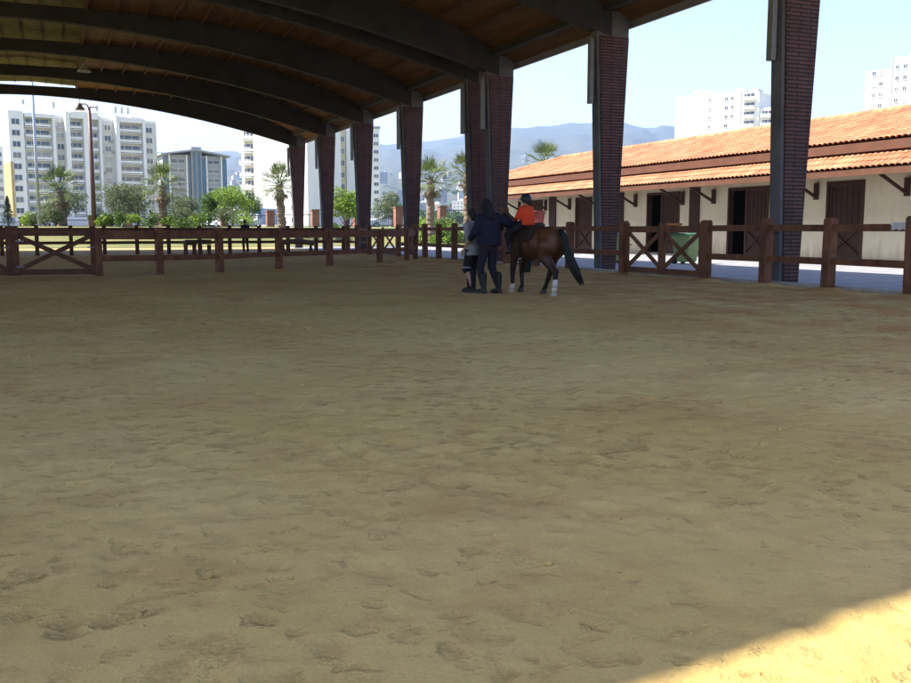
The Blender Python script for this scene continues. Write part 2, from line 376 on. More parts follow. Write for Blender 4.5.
# big ground
mb=MB()
gx=[-9000,-3000,-1000,-400,-200,-120,-80,-50,-30,-10,10,30,50,80,120,200,400,1000,3000,9000]
gy=[-9000,-2000,-400,-100,-30,0,30,60,66,67,68,69,70,71,72,73,74,75,76,80,100,150,300,700,1500,4000,9000]
mb.add([(x,y,berm(x,y)-.03) for y in gy for x in gx],[(j*len(gx)+i,j*len(gx)+i+1,(j+1)*len(gx)+i+1,(j+1)*len(gx)+i) for j in range(len(gy)-1) for i in range(len(gx)-1)])
obj('ground',mb,M['dry'])['kind']='structure'

# arena sand with modelled hoof prints
def graded(c0,c1,step,lo,hi,g):
    a=list(np.arange(c0,c1,step)); s=step
    x=a[-1]
    while x<hi: s=min(s*g,.5); x+=s; a.append(min(x,hi))
    s=step; x=a[0]; b=[]
    while x>lo: s=min(s*g,.8); x-=s; b.append(max(x,lo))
    return np.array(b[::-1]+a)
SX=graded(-2.0,5.0,.026,-17.3,13.98,1.012); SY=graded(1.5,5.5,.02,-6.0,47.3,1.0095)
XX,YY=np.meshgrid(SX,SY)
ZZ=.045*(fbm(XX*.55,YY*.55,3,3)-.5)+.030*(fbm(XX*2.2,YY*2.2,11,3)-.5)+.034*(fbm(XX*7,YY*7,23,4,.6)-.5)*(.15+1.7*fbm(XX*.5,YY*.5,77,3)**1.5)
rid=1-np.abs(2*fbm(XX*3.1,YY*3.1,41,3)-1); ZZ+=.012*(rid-.7)
rng=np.random.default_rng(5)
def print_(px,py,r,dep,ang,el,cres):
    i0,i1=np.searchsorted(SX,[px-3*r,px+3*r]); j0,j1=np.searchsorted(SY,[py-3*r,py+3*r])
    if i1-i0<2 or j1-j0<2: return
    x=XX[j0:j1,i0:i1]-px; y=YY[j0:j1,i0:i1]-py
    wob=fbm((x+px)*14,(y+py)*14,61,2)-.5
    ca,sa=math.cos(ang),math.sin(ang); u=(x*ca+y*sa)/el; v=-x*sa+y*ca
    d=np.sqrt(u*u+v*v)/r+wob*.75
    th=np.clip((u/r)*.5+.5,0,1)
    dent=np.exp(-(d**4)) if not cres else np.exp(-((d-.8)/.28)**2)*th**1.5
    ZZ[j0:j1,i0:i1]+= -dep*dent*(.55+.45*th) + dep*.35*np.exp(-((d-1.4)/.35)**2)*(1-th)*(.3+1.4*(wob+.5))
for k in range(4600):
    t=rng.random()
    if t<.5: px=rng.normal(10.2,1.9); py=rng.uniform(1.5,33)
    elif t<.62: px=rng.uniform(-4,8); py=rng.normal(19,3)
    else: px=rng.uniform(-4,12); py=1.4+14*rng.random()**1.5
    if fbm(np.array([px*.45]),np.array([py*.45]),91,2)[0]<.38: continue
    print_(px,py,rng.uniform(.035,.075),rng.uniform(.008,.026),rng.uniform(0,6.28),rng.uniform(1,1.6),rng.random()<.5)
for px,py in [(13.72,y) for y in (11.93,13.87,15.64,17.62,21.05,23.9,26.0,28.1,30.2,32.6,34.2,35.7)]+[(.83,24.15),(2.25,24.34),(3.84,25.08),(5.74,26.6),(7.62,28.0),(9.96,30.2),(11.7,32.3)]:
    ZZ+=.06*np.exp(-((XX-px)**2+(YY-py)**2)/.10)
mb=MB(); nx,ny=len(SX),len(SY)
me=bpy.data.meshes.new('arena_sand')
V=np.stack([XX,YY,ZZ+.02],-1).reshape(-1,3)
I=(np.arange(ny-1)[:,None]*nx+np.arange(nx-1)[None,:]).reshape(-1)
Q=np.stack([I,I+1,I+nx+1,I+nx],-1)
me.vertices.add(len(V)); me.vertices.foreach_set('co',V.ravel()); me.loops.add(Q.size); me.loops.foreach_set('vertex_index',Q.ravel())
me.polygons.add(len(Q)); me.polygons.foreach_set('loop_start',np.arange(0,Q.size,4)); me.update(calc_edges=True); me.validate()
link('arena_sand',me,M['sand'],smooth=True)['kind']='structure'
def sandz(x,y):
    j=min(max(np.searchsorted(SY,y),0),ny-1); i=min(max(np.searchsorted(SX,x),0),nx-1); return float(ZZ[j,i])+.02

# loose clods and crumbs on the sand
mb=MB(); rc=random.Random(21)
for k in range(240):
    cx_=rc.uniform(-3,9); cy_=1.5+11*rc.random()**1.6
    for j in range(rc.choice((1,1,2,4,7))):
        px=cx_+rc.gauss(0,.10); py=cy_+rc.gauss(0,.10); r_=rc.uniform(.003,.010)*(1+.8*(rc.random()<.12)); n0=len(mb.v)
        mb.ball((px,py,sandz(px,py)+r_*.25),(r_*rc.uniform(.8,1.5),r_*rc.uniform(.8,1.5),r_*rc.uniform(.6,.9)),6,4,rot=Matrix.Rotation(rc.uniform(0,3),3,'Z'))
        for i in range(n0,len(mb.v)): v=mb.v[i]; mb.v[i]=(v[0]+rc.uniform(-.25,.25)*r_,v[1]+rc.uniform(-.25,.25)*r_,v[2]+rc.uniform(-.2,.2)*r_)
o=obj('sand_clods',mb,M['sand']); o['kind']='stuff'
sheet('stable_pavement',14.14,26.3,-12,66,0.0,M['pave'],4,20)
sheet('near_sand',-17.3,13.98,-45,-6.0,.012,M['sand'],2,4)
sheet('far_pavement',-40,14.1,47.34,66.5,-.004,M['farsand'],4,8)
sheet('lawn',-70,80,66.6,90,0.02,M['lawn'],30,60,berm)
sheet('road',-150,200,92,112,1.42,M['asphalt'],4,4)
mb=MB(); mb.box((14.06,17.5,.02),(.16,59,.14)); obj('kerb',mb,M['kerb'])['kind']='structure'

# hills
prof=[(-600,165),(-200,160),(0,158),(150,153),(228,150),(262,153),(330,148),(385,144),(412,142),(440,139),(470,134),(512,128),(560,124),(600,122),(622,121),(640,127),(670,126),(720,128),(800,131),(911,136),(1400,150)]
azs=[];els=[]
for x,y in prof:
    d=ray(x,y); azs.append(math.atan2(d.x,d.y)); els.append(d.z/math.hypot(d.x,d.y))
NA,NR=260,70
A=np.linspace(R(-45),R(80),NA); RR=np.concatenate([np.linspace(700,4800,48),np.linspace(4900,8200,NR-48)])
ridge=np.interp(A,azs,els)*4600+1
AA,RG=np.meshgrid(A,RR)
t=np.clip((RG-650)/(4600-650),0,1); up=(t**1.25)
dn=np.clip((RG-4600)/3400,0,1)
rel=fbm(AA*60,RG/260,5,4)-.5; gul=np.abs(fbm(AA*34,RG/900,15,4)-.5)*2
env=up*(1-.75*dn)
HZ=(ridge[None,:]*env)*(1+ .10*rel*(t<1)) + (gul-.3)*95*np.sin(np.pi*np.clip(t,0,1))*(.25+up)
HZ=np.maximum(HZ,0)+1.0
mb=MB(); mb.v=[(float(RG[j,i]*math.sin(AA[j,i])),float(RG[j,i]*math.cos(AA[j,i])),float(HZ[j,i])) for j in range(NR) for i in range(NA)]
mb.f=[(j*NA+i,j*NA+i+1,(j+1)*NA+i+1,(j+1)*NA+i) for j in range(NR-1) for i in range(NA-1)]; mb.m=[0]*len(mb.f)
obj('hills',mb,M['hill'],smooth=True)['kind']='structure'
def hillz(x,y):
    a=math.atan2(x,y); r=math.hypot(x,y)
    if r<700: return 1.0
    i=min(np.searchsorted(A,a),NA-1); j=min(np.searchsorted(RR,r),NR-1); return float(HZ[j,i])

# ================================================================== RIDING ARENA SHELTER
XC,HS=-1.2,15.8
def zb(x): return 9.1-2.5*abs((x-XC)/HS)**1.85
def zd(x): return 9.64-2.2*min(1.12,abs((x-XC)/HS))**3.6
def zs(x): return 10.02-.05*abs(x-XC)
XE=16.5                                   # half width to the eave
shelter=empty('riding_arena_shelter',(XC,30,0),0,'long arched shelter roof on tapered brick-faced columns over the sand arena','shelter')
FY=[8.8,16.07,23.4,30.75,32.55,39.75,46.95,54.2,61.5]
def sub(name,mb,m,parent=shelter,smooth=False):     # mesh given in world coordinates, parented to an empty/part that keeps it there
    o=obj(name,mb,m,None,smooth=smooth)
    o.parent=parent; return o
def rebase(o,parent,origin):
    o.parent=parent; o.location=Vector(o.location)-Vector(origin)
O=Vector((XC,30,0))
# one frame = beam + two columns, copied along the hall (meshes local to the frame line)
N=64; xs=[XC-HS+2*HS*i/N for i in range(N+1)]
def topz(x): return zd(x)-.012
prof_t=[]; 
xt=sorted(xs+[-3.66,-3.64,1.24,1.26])
bot=[(x-XC,zb(x)) for x in xt]; top=[(x-XC,topz(x)) for x in xt]
mb=MB(); n=len(bot)
vs=[(x,-.17,z) for x,z in bot]+[(x,-.17,z) for x,z in top]+[(x,.17,z) for x,z in bot]+[(x,.17,z) for x,z in top]
fs=[]
for i in range(n-1):
    fs+=[(i,i+1,n+i+1,n+i),(2*n+i+1,2*n+i,3*n+i,3*n+i+1),(i+1,i,2*n+i,2*n+i+1),(n+i,n+i+1,3*n+i+1,3*n+i)]
fs+=[(0,n,3*n,2*n),(n-1,3*n-1,4*n-1,2*n-1)]
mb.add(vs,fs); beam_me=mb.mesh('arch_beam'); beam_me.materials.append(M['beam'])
# columns: tapered concrete core wider at the top, brick face on both broad sides
def col_meshes(sgn):
    c=MB(); xi0,xi1=14.36,14.12; xo0,xo1=14.86,15.16
    def ring(z,xi,xo,h): return [((xi-.0),-h,z),((xo),-h,z),((xo),h,z),((xi),h,z)]
    vs=[];lv=[(-.1,xi0,xo0),(6.62,xi1,xo1),(7.30,xi1-.05,xo1+.02)]
    for z,a,b in lv: vs+=ring(z,a,b,.16)
    vs=[(sgn*x,y,z) for x,y,z in vs]
    fs=[(3,2,1,0),(8,9,10,11)]
    for i in range(2):
        for k in range(4): fs.append((i*4+k,i*4+(k+1)%4,i*4+4+(k+1)%4,i*4+4+k))
    c.add(vs,fs)
    b=MB()
    for s in (-1,1):
        y0,y1=(.15*s,.20*s)
        P=[(xi0+.085,.05),(xo0-.01,.05),(xo1-.01,6.6),(xi1+.085,6.6)]
        if s>0: P=[(xi0+.085,.05),(xo0-.01,.05),(xo1-.01,6.6),(xi1+.085,6.6)]
        b.prism([(sgn*u,v) for u,v in P],'y',min(y0,y1),max(y0,y1))
    f=MB(); f.box((sgn*(14.03),0,5.62),(.12,.16,1.75)); f.box((sgn*(14.06),0,6.53),(.16,.05,.05)); f.box((sgn*14.06,0,4.95),(.2,.05,.04))
    k=MB(); k.bar((sgn*(14.72),-.235,.05),(sgn*14.86,-.235,6.4),.025,.025)
    return [x.mesh(nm) for x,nm in ((c,'column'),(b,'brick_facing'),(f,'batten_light'),(k,'conduit'))]
CM={1:col_meshes(1),-1:col_meshes(-1)}
for s in CM:
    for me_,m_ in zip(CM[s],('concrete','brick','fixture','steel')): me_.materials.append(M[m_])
CXO={1:0.0,-1:2*XC}
for k,y in enumerate(FY):
    link('arch_beam',beam_me,None,shelter,(0,y-30,0))
    for s in (1,-1):
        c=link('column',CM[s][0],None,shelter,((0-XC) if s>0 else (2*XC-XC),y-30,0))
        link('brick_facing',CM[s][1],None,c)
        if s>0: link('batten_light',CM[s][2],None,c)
# deck (two halves) and skylight strip
Y0R,Y1R=(5.55,62.6)
def yfront(x): return Y0R+.13*(x+4.6)  # unseen front edge, skewed to shape the sunlit patch on the sand
def slab(name,xa,xb,n,th,m,dz=0,y1=Y1R,zf=None):
    zf=zf or zd
    mb=MB(); xs=np.linspace(xa,xb,n+1)
    for i in range(n):
        a,b=xs[i],xs[i+1]; za,zb_=zf(a)+dz,zf(b)+dz; ya,yb=yfront(a),yfront(b)
        mb.add([(a-XC,ya-30,za),(b-XC,yb-30,zb_),(b-XC,y1-30,zb_),(a-XC,y1-30,za),(a-XC,ya-30,za+th),(b-XC,yb-30,zb_+th),(b-XC,y1-30,zb_+th),(a-XC,y1-30,za+th)],
               [(0,3,2,1),(4,5,6,7),(0,1,5,4),(2,3,7,6)]+([(0,4,7,3)] if i==0 else [])+([(1,2,6,5)] if i==n-1 else []))
    return obj(name,mb,m,shelter)
slab('roof_deck',1.25,XC+XE,30,.08,M['deck']); slab('roof_deck',XC-XE,-3.65,30,.08,M['deck'])
slab('skylight',-3.72,1.32,12,.03,M['skylight'],zf=zs)
for x_ in (-3.69,1.29):
    yf=yfront(x_)+.01; mb=MB(); mb.box((x_-XC,(yf+Y1R)/2-30,(zd(x_)+zs(x_))/2+.02),(.05,Y1R-yf-.3,zs(x_)-zd(x_)-.05)); obj('skylight_curb',mb,M['purlin'],shelter)
mb=MB(); mb.bar((-3.66-XC,yfront(-3.66)+.06-30,9.79),(1.26-XC,yfront(1.26)+.06-30,9.79),.05,.40); obj('skylight_sun_stop',mb,M['purlin'],shelter)  # unseen board added to block sun leaking in under the skylight
YP=8.3
pm=MB(); pm.box((0,0,0),(.08,(Y1R-YP)-.2,.12)); pme=pm.mesh('purlin'); pme.materials.append(M['purlin'])
xx=[x for x in np.arange(1.32,15.0,1.08)]
for x in xx+[2*XC-x for x in xx]:
    o=link('purlin',pme,None,shelter,(x-XC,(YP+Y1R)/2-30,zd(x)-.072)); sl=math.atan((zd(x+.1)-zd(x-.1))/.2); o.rotation_euler=(0,-sl,0)
for x in (-2.9,-2.05,-1.2,-.35,.5):
    pm2=MB(); pm2.box((0,0,0),(.05,(Y1R-YP)-.2,.06)); o=obj('purlin',pm2,M['purlin'],shelter,(x-XC,(YP+Y1R)/2-30,zs(x)-.035))
for k in range(len(FY)-1):                              # cross bars half-way along each bay of the skylight
    ym=(FY[k]+FY[k+1])/2
    if FY[k+1]-FY[k]<3: continue
    c=MB(); pts=np.linspace(-3.6,1.2,9)
    for i in range(8): c.bar((pts[i]-XC,ym-30,zs(pts[i])-.11),(pts[i+1]-XC,ym-30,zs(pts[i+1])-.11),.07,.09)
    obj('skylight_bar',c,M['purlin'],shelter)
for s in (1,-1):
    xe=XC+s*XE; m_=MB(); m_.box((xe-s*.03-XC,(YP+Y1R)/2-30,zd(xe)-.03),(.06,Y1R-YP,.30)); obj('fascia',m_,M['fascia'],shelter)
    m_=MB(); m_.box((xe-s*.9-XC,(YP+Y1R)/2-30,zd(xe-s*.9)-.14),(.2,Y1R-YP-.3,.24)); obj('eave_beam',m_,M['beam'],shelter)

# pendant lamps
def pendant(x,y,label):
    t=empty('pendant_lamp',(x,y,zb(x)-.62),0,label,'lamp','bell lamps hung from the arches')
    m=MB(); m.tube([(0,0,.62),(0,0,.30)],.02,8); obj('hanger',m,M['fascia'],t)
    m=MB(); rr=[(.10,.30),(.12,.20),(.17,.12),(.26,.02),(.30,-.05)]
    n=20; vs=[];fs=[]
    for r_,z in rr+[(r_-.012,z-.004) for r_,z in rr[::-1]]:
        for k in range(n): vs.append((r_*math.cos(2*math.pi*k/n),r_*math.sin(2*math.pi*k/n),z))
    for i in range(2*len(rr)-1):
        for k in range(n): a=i*n+k;b=i*n+(k+1)%n; fs.append((a,b,b+n,a+n))
    m.add(vs,fs); m.tube([(0,0,.30),(0,0,.36)],[.10,.04],n); obj('lamp_shade',m,M['steel'],t,smooth=True)
    m=MB(); m.ball((0,0,.08),(.09,.09,.13)); obj('bulb',m,M['whitepaint'],t,smooth=True)
    return t
pendant(1.45,61.3,'dark bell-shaped lamp hanging against the sky from the last arch')
pendant(1.35,46.75,'pale bell-shaped lamp hanging beneath the brown roof boards')

# ================================================================== FENCES
def span_fence(name,pts,label,group,hp=1.40,w=.19,rails=((1.155,1.29),(.51,.645)),m='wood',posts=None,th=.055):
    base=Vector((pts[0][0],pts[0][1],0)); t=empty(name,base,0,label,'fence',group)
    for i,(x,y) in enumerate(pts):
        if posts is None or posts[i]:
            a=0 if i==0 else None
            p=Vector(pts[min(i+1,len(pts)-1)])-Vector(pts[max(i-1,0)]); ang=math.atan2(p.y,p.x)
            b=MB(); hh=hp+random.uniform(-.02,.02); b.box((0,0,hh/2-.1),(w,w,hh+.2)); 
            b.box((0,0,hh+.012),(w-.03,w-.03,.03))
            o=obj('fence_post',b,M[m],t,Vector((x,y,0))-base,ang+random.uniform(-.02,.02)); o.rotation_euler[0]=random.uniform(-.014,.014)
    for (x0,y0),(x1,y1) in zip(pts[:-1],pts[1:]):
        d=Vector((x1-x0,y1-y0,0)); L=d.length; ang=math.atan2(d.y,d.x)
        for za,zb_ in rails:
            b=MB(); b.box((0,0,0),(L-w+.02,th,zb_-za)); o=obj('rail',b,M[m],t,Vector(((x0+x1)/2,(y0+y1)/2,(za+zb_)/2))-base,ang)
            o.rotation_euler[1]=random.uniform(-.008,.008)
    return t
XF=13.72
span_fence('rail_fence',[(XF,y) for y in (4.0,6.0,8.0,10.0,11.93,13.87,15.64,17.62)],'brown rail fence from the crossed gate toward the camera, before the stable doors','brown rail fences')
span_fence('rail_fence',[(XF,y) for y in (21.05,23.9,26.0,28.1,30.2,32.6,34.2,35.7,36.9,39.0)],'brown rail fence running on behind the horse from the crossed gate','brown rail fences')
inner=[(.83,24.15),(2.25,24.34),(3.84,25.08),(5.74,26.6),(7.62,28.0),(9.96,30.2),(11.7,32.3),(12.9,34.6)]
span_fence('rail_fence',inner,'dark rail fence curving across the sand from the left gate','brown rail fences',hp=1.2,w=.16,rails=((.95,1.17),(.42,.56)))
far=[(13.5-1.45*i,46.9) for i in range(15)]
span_fence('rail_fence',far,'distant rail fence along the far end of the arena behind the curved one','brown rail fences',hp=1.38,w=.17,rails=((1.14,1.29),(.52,.66)),m='wood_dark')
span_fence('rail_fence',[(-9.5,24.6),(-7.3,24.5),(-5.1,24.45),(-2.85,24.4)],'dark rail fence end at the left border, beyond the double gate','brown rail fences',hp=1.2,w=.16,rails=((.95,1.17),(.42,.56)),m='wood_dark')

def gate(name,p0,p1,n,label,group,z0=.12,z1=1.22,m='wood_dark',tw=.07,stile=.13,mid=.0):
    p0,p1=Vector((*p0,0)),Vector((*p1,0)); d=p1-p0; L=d.length; ang=math.atan2(d.y,d.x)
    t=empty(name,p0,ang,label,'gate',group)
    W=L/n
    for i in range(n+1):
        b=MB(); st=stile if i in (0,n) else stile+mid; b.box((i*W,0,(z0+z1+.04)/2),(st,tw,z1-z0+.06)); obj('stile',b,M[m],t)
    for i in range(n):
        for z,h in ((z1-.10,.16),(z0+.07,.13)):
            b=MB(); b.box((i*W+W/2,0,z),(W-stile,tw-.012,h)); obj('gate_rail',b,M[m],t)
        a=(i*W+stile/2,z0+.14); c=((i+1)*W-stile/2,z1-.19)
        b=MB(); b.bar((a[0],-.014,a[1]),(c[0],-.014,c[1]),.022,.115,up=(0,1,0)) if False else b.bar((a[0],-.014,a[1]),(c[0],-.014,c[1]),.026,.11); obj('cross_brace',b,M[m],t)
        b=MB(); b.bar((a[0],.014,c[1]),(c[0],.014,a[1]),.026,.11); obj('cross_brace',b,M[m],t)
    b=MB(); b.box((.09,-.05,z1-.3),(.16,.02,.04)); b.box((.09,-.05,z0+.2),(.16,.02,.04)); obj('hinge',b,M['fascia'],t)
    b=MB(); b.box((L-.05,-.055,(z0+z1)/2+.1),(.16,.03,.03)); obj('latch',b,M['fascia'],t)
    return t
gate('field_gate',(XF,17.78),(XF,20.9),2,'brown double-panel gate with crossed braces before the stables','crossed timber gates',z0=.10,z1=1.30,m='wood',stile=.15,mid=.08)
gate('field_gate',(-.98,24.22),(.72,24.16),1,'dark crossed gate leaf hinged at the left end of the curved fence','crossed timber gates',stile=.14)
gate('field_gate',(-2.75,24.38),(-1.12,24.23),1,'dark crossed gate leaf cut off by the left border of the view','crossed timber gates',stile=.14)
gate('field_gate',(XF,39.2),(XF,43.0),2,'distant crossed gate between the brick columns behind the fence','crossed timber gates',z0=.10,z1=1.26,stile=.14)
span_fence('rail_fence',[(XF,y) for y in (43.2,45.2,46.85)],'short far length of rail fence after the distant crossed gate','brown rail fences')

# ================================================================== STABLE
XW=26.3; SY0,SY1=2.0,54.4
st=empty('stable',(XW,30,0),0,'long low cream stable with red barrel-tiled roof and brown doors','stable')
so=Vector((XW,30,0))
def spart(name,mb,m,parent=st,smooth=False): return obj(name,mb,m,parent,smooth=smooth)
doors=[(a*1.052,b*1.052) for a,b in [(4.6,6.3),(9.6,11.3),(14.2,16.2),(18.6,20.4),(23.8,25.5),(28.4,30.8),(34.0,36.5),(41.3,43.0),(46.6,48.4)]]
dtop=2.95
mb=MB(); ys=[SY0]+[v for d in doors for v in d]+[SY1]
for a,b in zip(ys[::2],ys[1::2]): mb.box((.15,(a+b)/2-30,1.9),(.3,b-a,3.8))
for a,b in doors: mb.box((.15,(a+b)/2-30,(dtop+3.8)/2),(.3,b-a,3.8-dtop))
mb.box((4,SY0-30+.15,1.9),(7.4,.3,3.8)); mb.box((4,SY1-30-.15,1.9),(7.4,.3,3.8)); mb.box((7.85,(SY0+SY1)/2-30,1.9),(.3,SY1-SY0,3.8))
spart('wall',mb,M['stucco'])
mb=MB(); mb.box((1.6,(SY0+SY1)/2-30,1.8),(.1,SY1-SY0-.8,3.4)); spart('interior_shade_sheet',mb,M['interior_shade'])  # near-black sheet, its colour stands in for shade inside the stable
mb=MB(); mb.box((-.10,(SY0+SY1)/2-30,.03),(.2,SY1-SY0,.12)); spart('plinth',mb,M['kerb'])
for i,(a,b) in enumerate(doors):
    w=b-a; yc=(a+b)/2-30
    fr=MB()
    for y in (a+.05,b-.05): fr.box((.10,y-30,dtop/2+.05),(.26,.10,dtop-.1))
    fr.box((.10,yc,dtop-.06),(.255,w-.2,.11)); f=spart('door_frame',fr,M['stablewood'])
    lw=w-.2 if w<2 else w*.55
    y0=a+.1                                              # leaf nearer the camera side
    lf=MB(); lf.box((.10,y0+lw/2-30,1.5),(.05,lw,2.75)); d=obj('door',lf,M['doorwood'],st)
    br=MB()
    for z in (.2,1.3,2.82): br.box((.062,y0+lw/2-30,z),(.03,lw,.13))
    for y in (y0+.06,y0+lw-.06): br.box((.058,y-30,1.5),(.03,.12,2.7))
    br.bar((.058,y0+.1-30,.28),(.058,y0+lw-.1-30,1.22),.03,.1,up=(1,0,0)); br.bar((.05,y0+lw-.1-30,.28),(.05,y0+.1-30,1.22),.03,.1,up=(1,0,0))
    for q in range(1,6): br.box((.066,y0+lw*q/6-30,2.05),(.02,.035,1.4))
    obj('door_bracing',br,M['stablewood'],d)
    h=MB(); h.box((.03,y0+lw-.2-30,1.32),(.03,.12,.03)); obj('door_latch',h,M['steel'],d)
for y0,y1 in ((34.3,35.0),(40.4,41.0),(47.4,48.2)):
    b=MB(); b.box((-.03,(y0+y1)/2-30,1.6),(.06,y1-y0,2.9)); spart('plank_panel',b,M['doorwood'])
for y in (7.3,13.3,18.1,23.2,27.3,33.3,35.5,39.3,42.7,45.8,48.6,52):
    b=MB(); b.box((-.06,y-30,2.62),(.12,.17,.62)); b.bar((-.1,y-30,2.42),(-1.5,y-30,3.12),.08,.10); b.box((-1.0,y-30,3.16),(1.9,.09,.08)); spart('eave_bracket',b,M['stablewood'])
# tiled roofs
def tiles(name,x0,z0,x1,z1,y0,y1,hip0=None,hip1=None,parent=st):
    """barrel tiles from the eave (x0,z0) up to (x1,z1); hip ends shorten the top"""
    pitch=.24; course=.36; L=math.hypot(x1-x0,z1-z0); nc=max(1,int(L/course)); per=8
    ny=int((y1-y0)/pitch*per)
    ys=np.linspace(y0,y1,ny+1); wav=.052*np.abs(np.sin(np.pi*(ys-y0)/pitch))**.75-.02*(np.abs(np.sin(np.pi*(ys-y0)/pitch))<.25)
    nrm=Vector((-(z1-z0),0,(x1-x0)))/L
    V=[];rows=[]
    for c in range(nc):
        for e,lift in ((0,.030),(1,.0)):
            t=min(1,(c+e)/nc); rows.append((t,lift))
    for t,lift in rows:
        ya=y0 if hip0 is None else y0+hip0*t; yb=y1 if hip1 is None else y1-hip1*t
        yy=np.clip(ys,ya,yb); 
        jit=np.random.default_rng(int(t*1000)+3).uniform(-.006,.006,ny+1//per+2)
        for k in range(ny+1):
            hgt=wav[k]+lift+jit[k//per]
            V.append((x0+(x1-x0)*t+nrm.x*hgt-XW,yy[k]-30,z0+(z1-z0)*t+nrm.z*hgt))
    n=ny+1
    Fc=[(r*n+k,r*n+k+1,(r+1)*n+k+1,(r+1)*n+k) for r in range(len(rows)-1) for k in range(ny)]
    me=bpy.data.meshes.new(name); me.from_pydata(V,[],Fc); me.update()
    o=link(name,me,M['tile'],parent); return o
EX,EZ=24.55,4.10; RX,RZ=29.0,5.62
roof=tiles('roof_tiles',EX,EZ,RX,RZ,SY0-.4,55.6,hip0=4.4,hip1=4.4)
mb=MB()                                                   # other slopes (plain pitched faces) and underside
b0,b1=SY0-.4-30,55.6-30; xr=RX-XW; e0=EX-XW; e1=2*RX-EX-XW
mb.quad((e1,b0,EZ),(e1,b1,EZ),(xr,b1-4.4,RZ),(xr,b0+4.4,RZ))
mb.add([(e0,b1,EZ),(e1,b1,EZ),(xr,b1-4.4,RZ)],[(0,1,2)]); mb.add([(e0,b0,EZ),(e1,b0,EZ),(xr,b0+4.4,RZ)],[(0,2,1)])
mb.quad((e0+.02,b0,EZ-.04),(e1,b0,EZ-.04),(e1,b1,EZ-.04),(e0+.02,b1,EZ-.04))
obj('roof_slope',mb,M['tile'],st)
mb=MB(); k=b0+4.4
while k<b1-4.4:
    mb.tube([(xr,k,RZ+.02),(xr,k+.42,RZ+.045)],[.12,.14],8); k+=.40
for t0 in range(14):
    a=t0/14; c=(t0+1.05)/14
    mb.tube([(e0+(xr-e0)*a,b1-4.4*a,EZ+.06+(RZ-EZ)*a),(e0+(xr-e0)*c,b1-4.4*c,EZ+.06+(RZ-EZ)*c)],[.14,.11],8)
obj('ridge_tiles',mb,M['tile'],st)
mb=MB(); mb.box((e0+.05,(b0+b1)/2,EZ-.2),(.08,b1-b0,.30)); obj('fascia_board',mb,M['stablewood'],st)
M['fasciared']=mat('painted_fascia',(.105,.043,.022),.6,.2,2); bpy.data.objects[-1] if False else None
for o in st.children:
    if o.name.startswith('fascia_board'): o.data.materials.clear(); o.data.materials.append(M['fasciared'])
tiles('canopy_tiles',23.8,3.16,26.24,4.50,SY0-.4,55.0)
mb=MB(); mb.box((23.86-XW,(SY0-.4+55)/2-30,3.03),(.07,55-SY0+.4,.20)); obj('canopy_fascia',mb,M['fasciared'],st)
mb=MB(); mb.quad((23.83-XW,b0,3.12),(-.02,b0,4.40),(-.02,25,4.40),(23.83-XW,25,3.12)); obj('canopy_boards',mb,M['stablewood'],st)

# ================================================================== THINGS AT THE STABLE
def wheelie(loc,rz,label):
    t=empty('wheeled_bin',loc,rz,label,'bin','green bins outside the stable')
    b=MB(); vs=[];
    for z,w,d in ((.08,.26,.26),(.95,.36,.36),(1.0,.38,.38)): vs+=[(-w,-d,z),(w,-d,z),(w,d,z),(-w,d,z)]
    fs=[(3,2,1,0),(8,9,10,11)]+[(i*4+k,i*4+(k+1)%4,i*4+4+(k+1)%4,i*4+4+k) for i in range(2) for k in range(4)]
    b.add(vs,fs); obj('bin_body',b,M['greenbin'],t)
    b=MB(); b.prism([(-.40,1.0),(.42,1.0),(.40,1.03),(.2,1.08),(-.2,1.08),(-.38,1.04)],'x',-.39,.39); obj('lid',b,M['greenlid'],t)
    b=MB(); b.tube([(-.3,.44,.96),(.3,.44,.96)],.02,8); obj('handle',b,M['greenlid'],t)
    for s in (-1,1):
        b=MB(); b.tube([(s*.22,.28,.10),(s*.30,.28,.10)],.10,14); obj('wheel',b,M['tyre'],t)
    return t
g=at(686,245,32.5); wheelie((g.x,g.y,0),.35,'green plastic bin seen through the right half of the crossed gate')
g=at(614,243,33.5); wheelie((g.x,g.y,0),-.2,'green plastic bin mostly hidden by a brick column')
# red tub on a white block
g=at(538,215,46)
t=empty('feed_tub',(g.x,g.y,1.42),0,'red plastic tub on a white block beyond the rider','tub')
b=MB(); b.loft([((0,0,0),.25,.25),((0,0,.02),.27,.27),((0,0,.66),.36,.36),((0,0,.70),.38,.38),((0,0,.70),.34,.34),((0,0,.05),.25,.25)]); obj('tub_body',b,M['red'],t,smooth=True)
for s in (-1,1):
    b=MB(); b.tube([(s*.36,-.1,.55),(s*.42,-.07,.62),(s*.42,.07,.62),(s*.36,.1,.55)],.015,6); obj('handle',b,M['red'],t)
t=empty('cabinet',(g.x,g.y,0),.1,'white painted block under the red tub','cabinet')
b=MB(); b.box((0,0,.68),(.85,.6,1.36)); obj('cabinet_body',b,M['whitepaint'],t)
b=MB(); b.box((0,0,1.39),(.92,.66,.06)); obj('cabinet_top',b,M['whitepaint'],t)
b=MB(); b.box((0,-.31,.68),(.7,.02,1.1)); obj('cabinet_door',b,M['whitepaint'],t)
# bucket in the sand
gx_,gy_=11.9,23.2
t=empty('bucket',(gx_,gy_,sandz(gx_,gy_)),.3,'dark green bucket on the sand behind the horse\'s legs','bucket')
b=MB(); b.loft([((0,0,0),.15,.15),((0,0,.34),.20,.20),((0,0,.36),.215,.215),((0,0,.36),.19,.19),((0,0,.03),.14,.14)]); obj('bucket_body',b,M['bucket'],t,smooth=True)
b=MB(); b.tube([(.21*math.cos(a),.06+.10*math.sin(a)*0+.0,.34-.16*math.sin(a)) for a in np.linspace(0,math.pi,12)],.008,6); obj('handle',b,M['steel'],t)
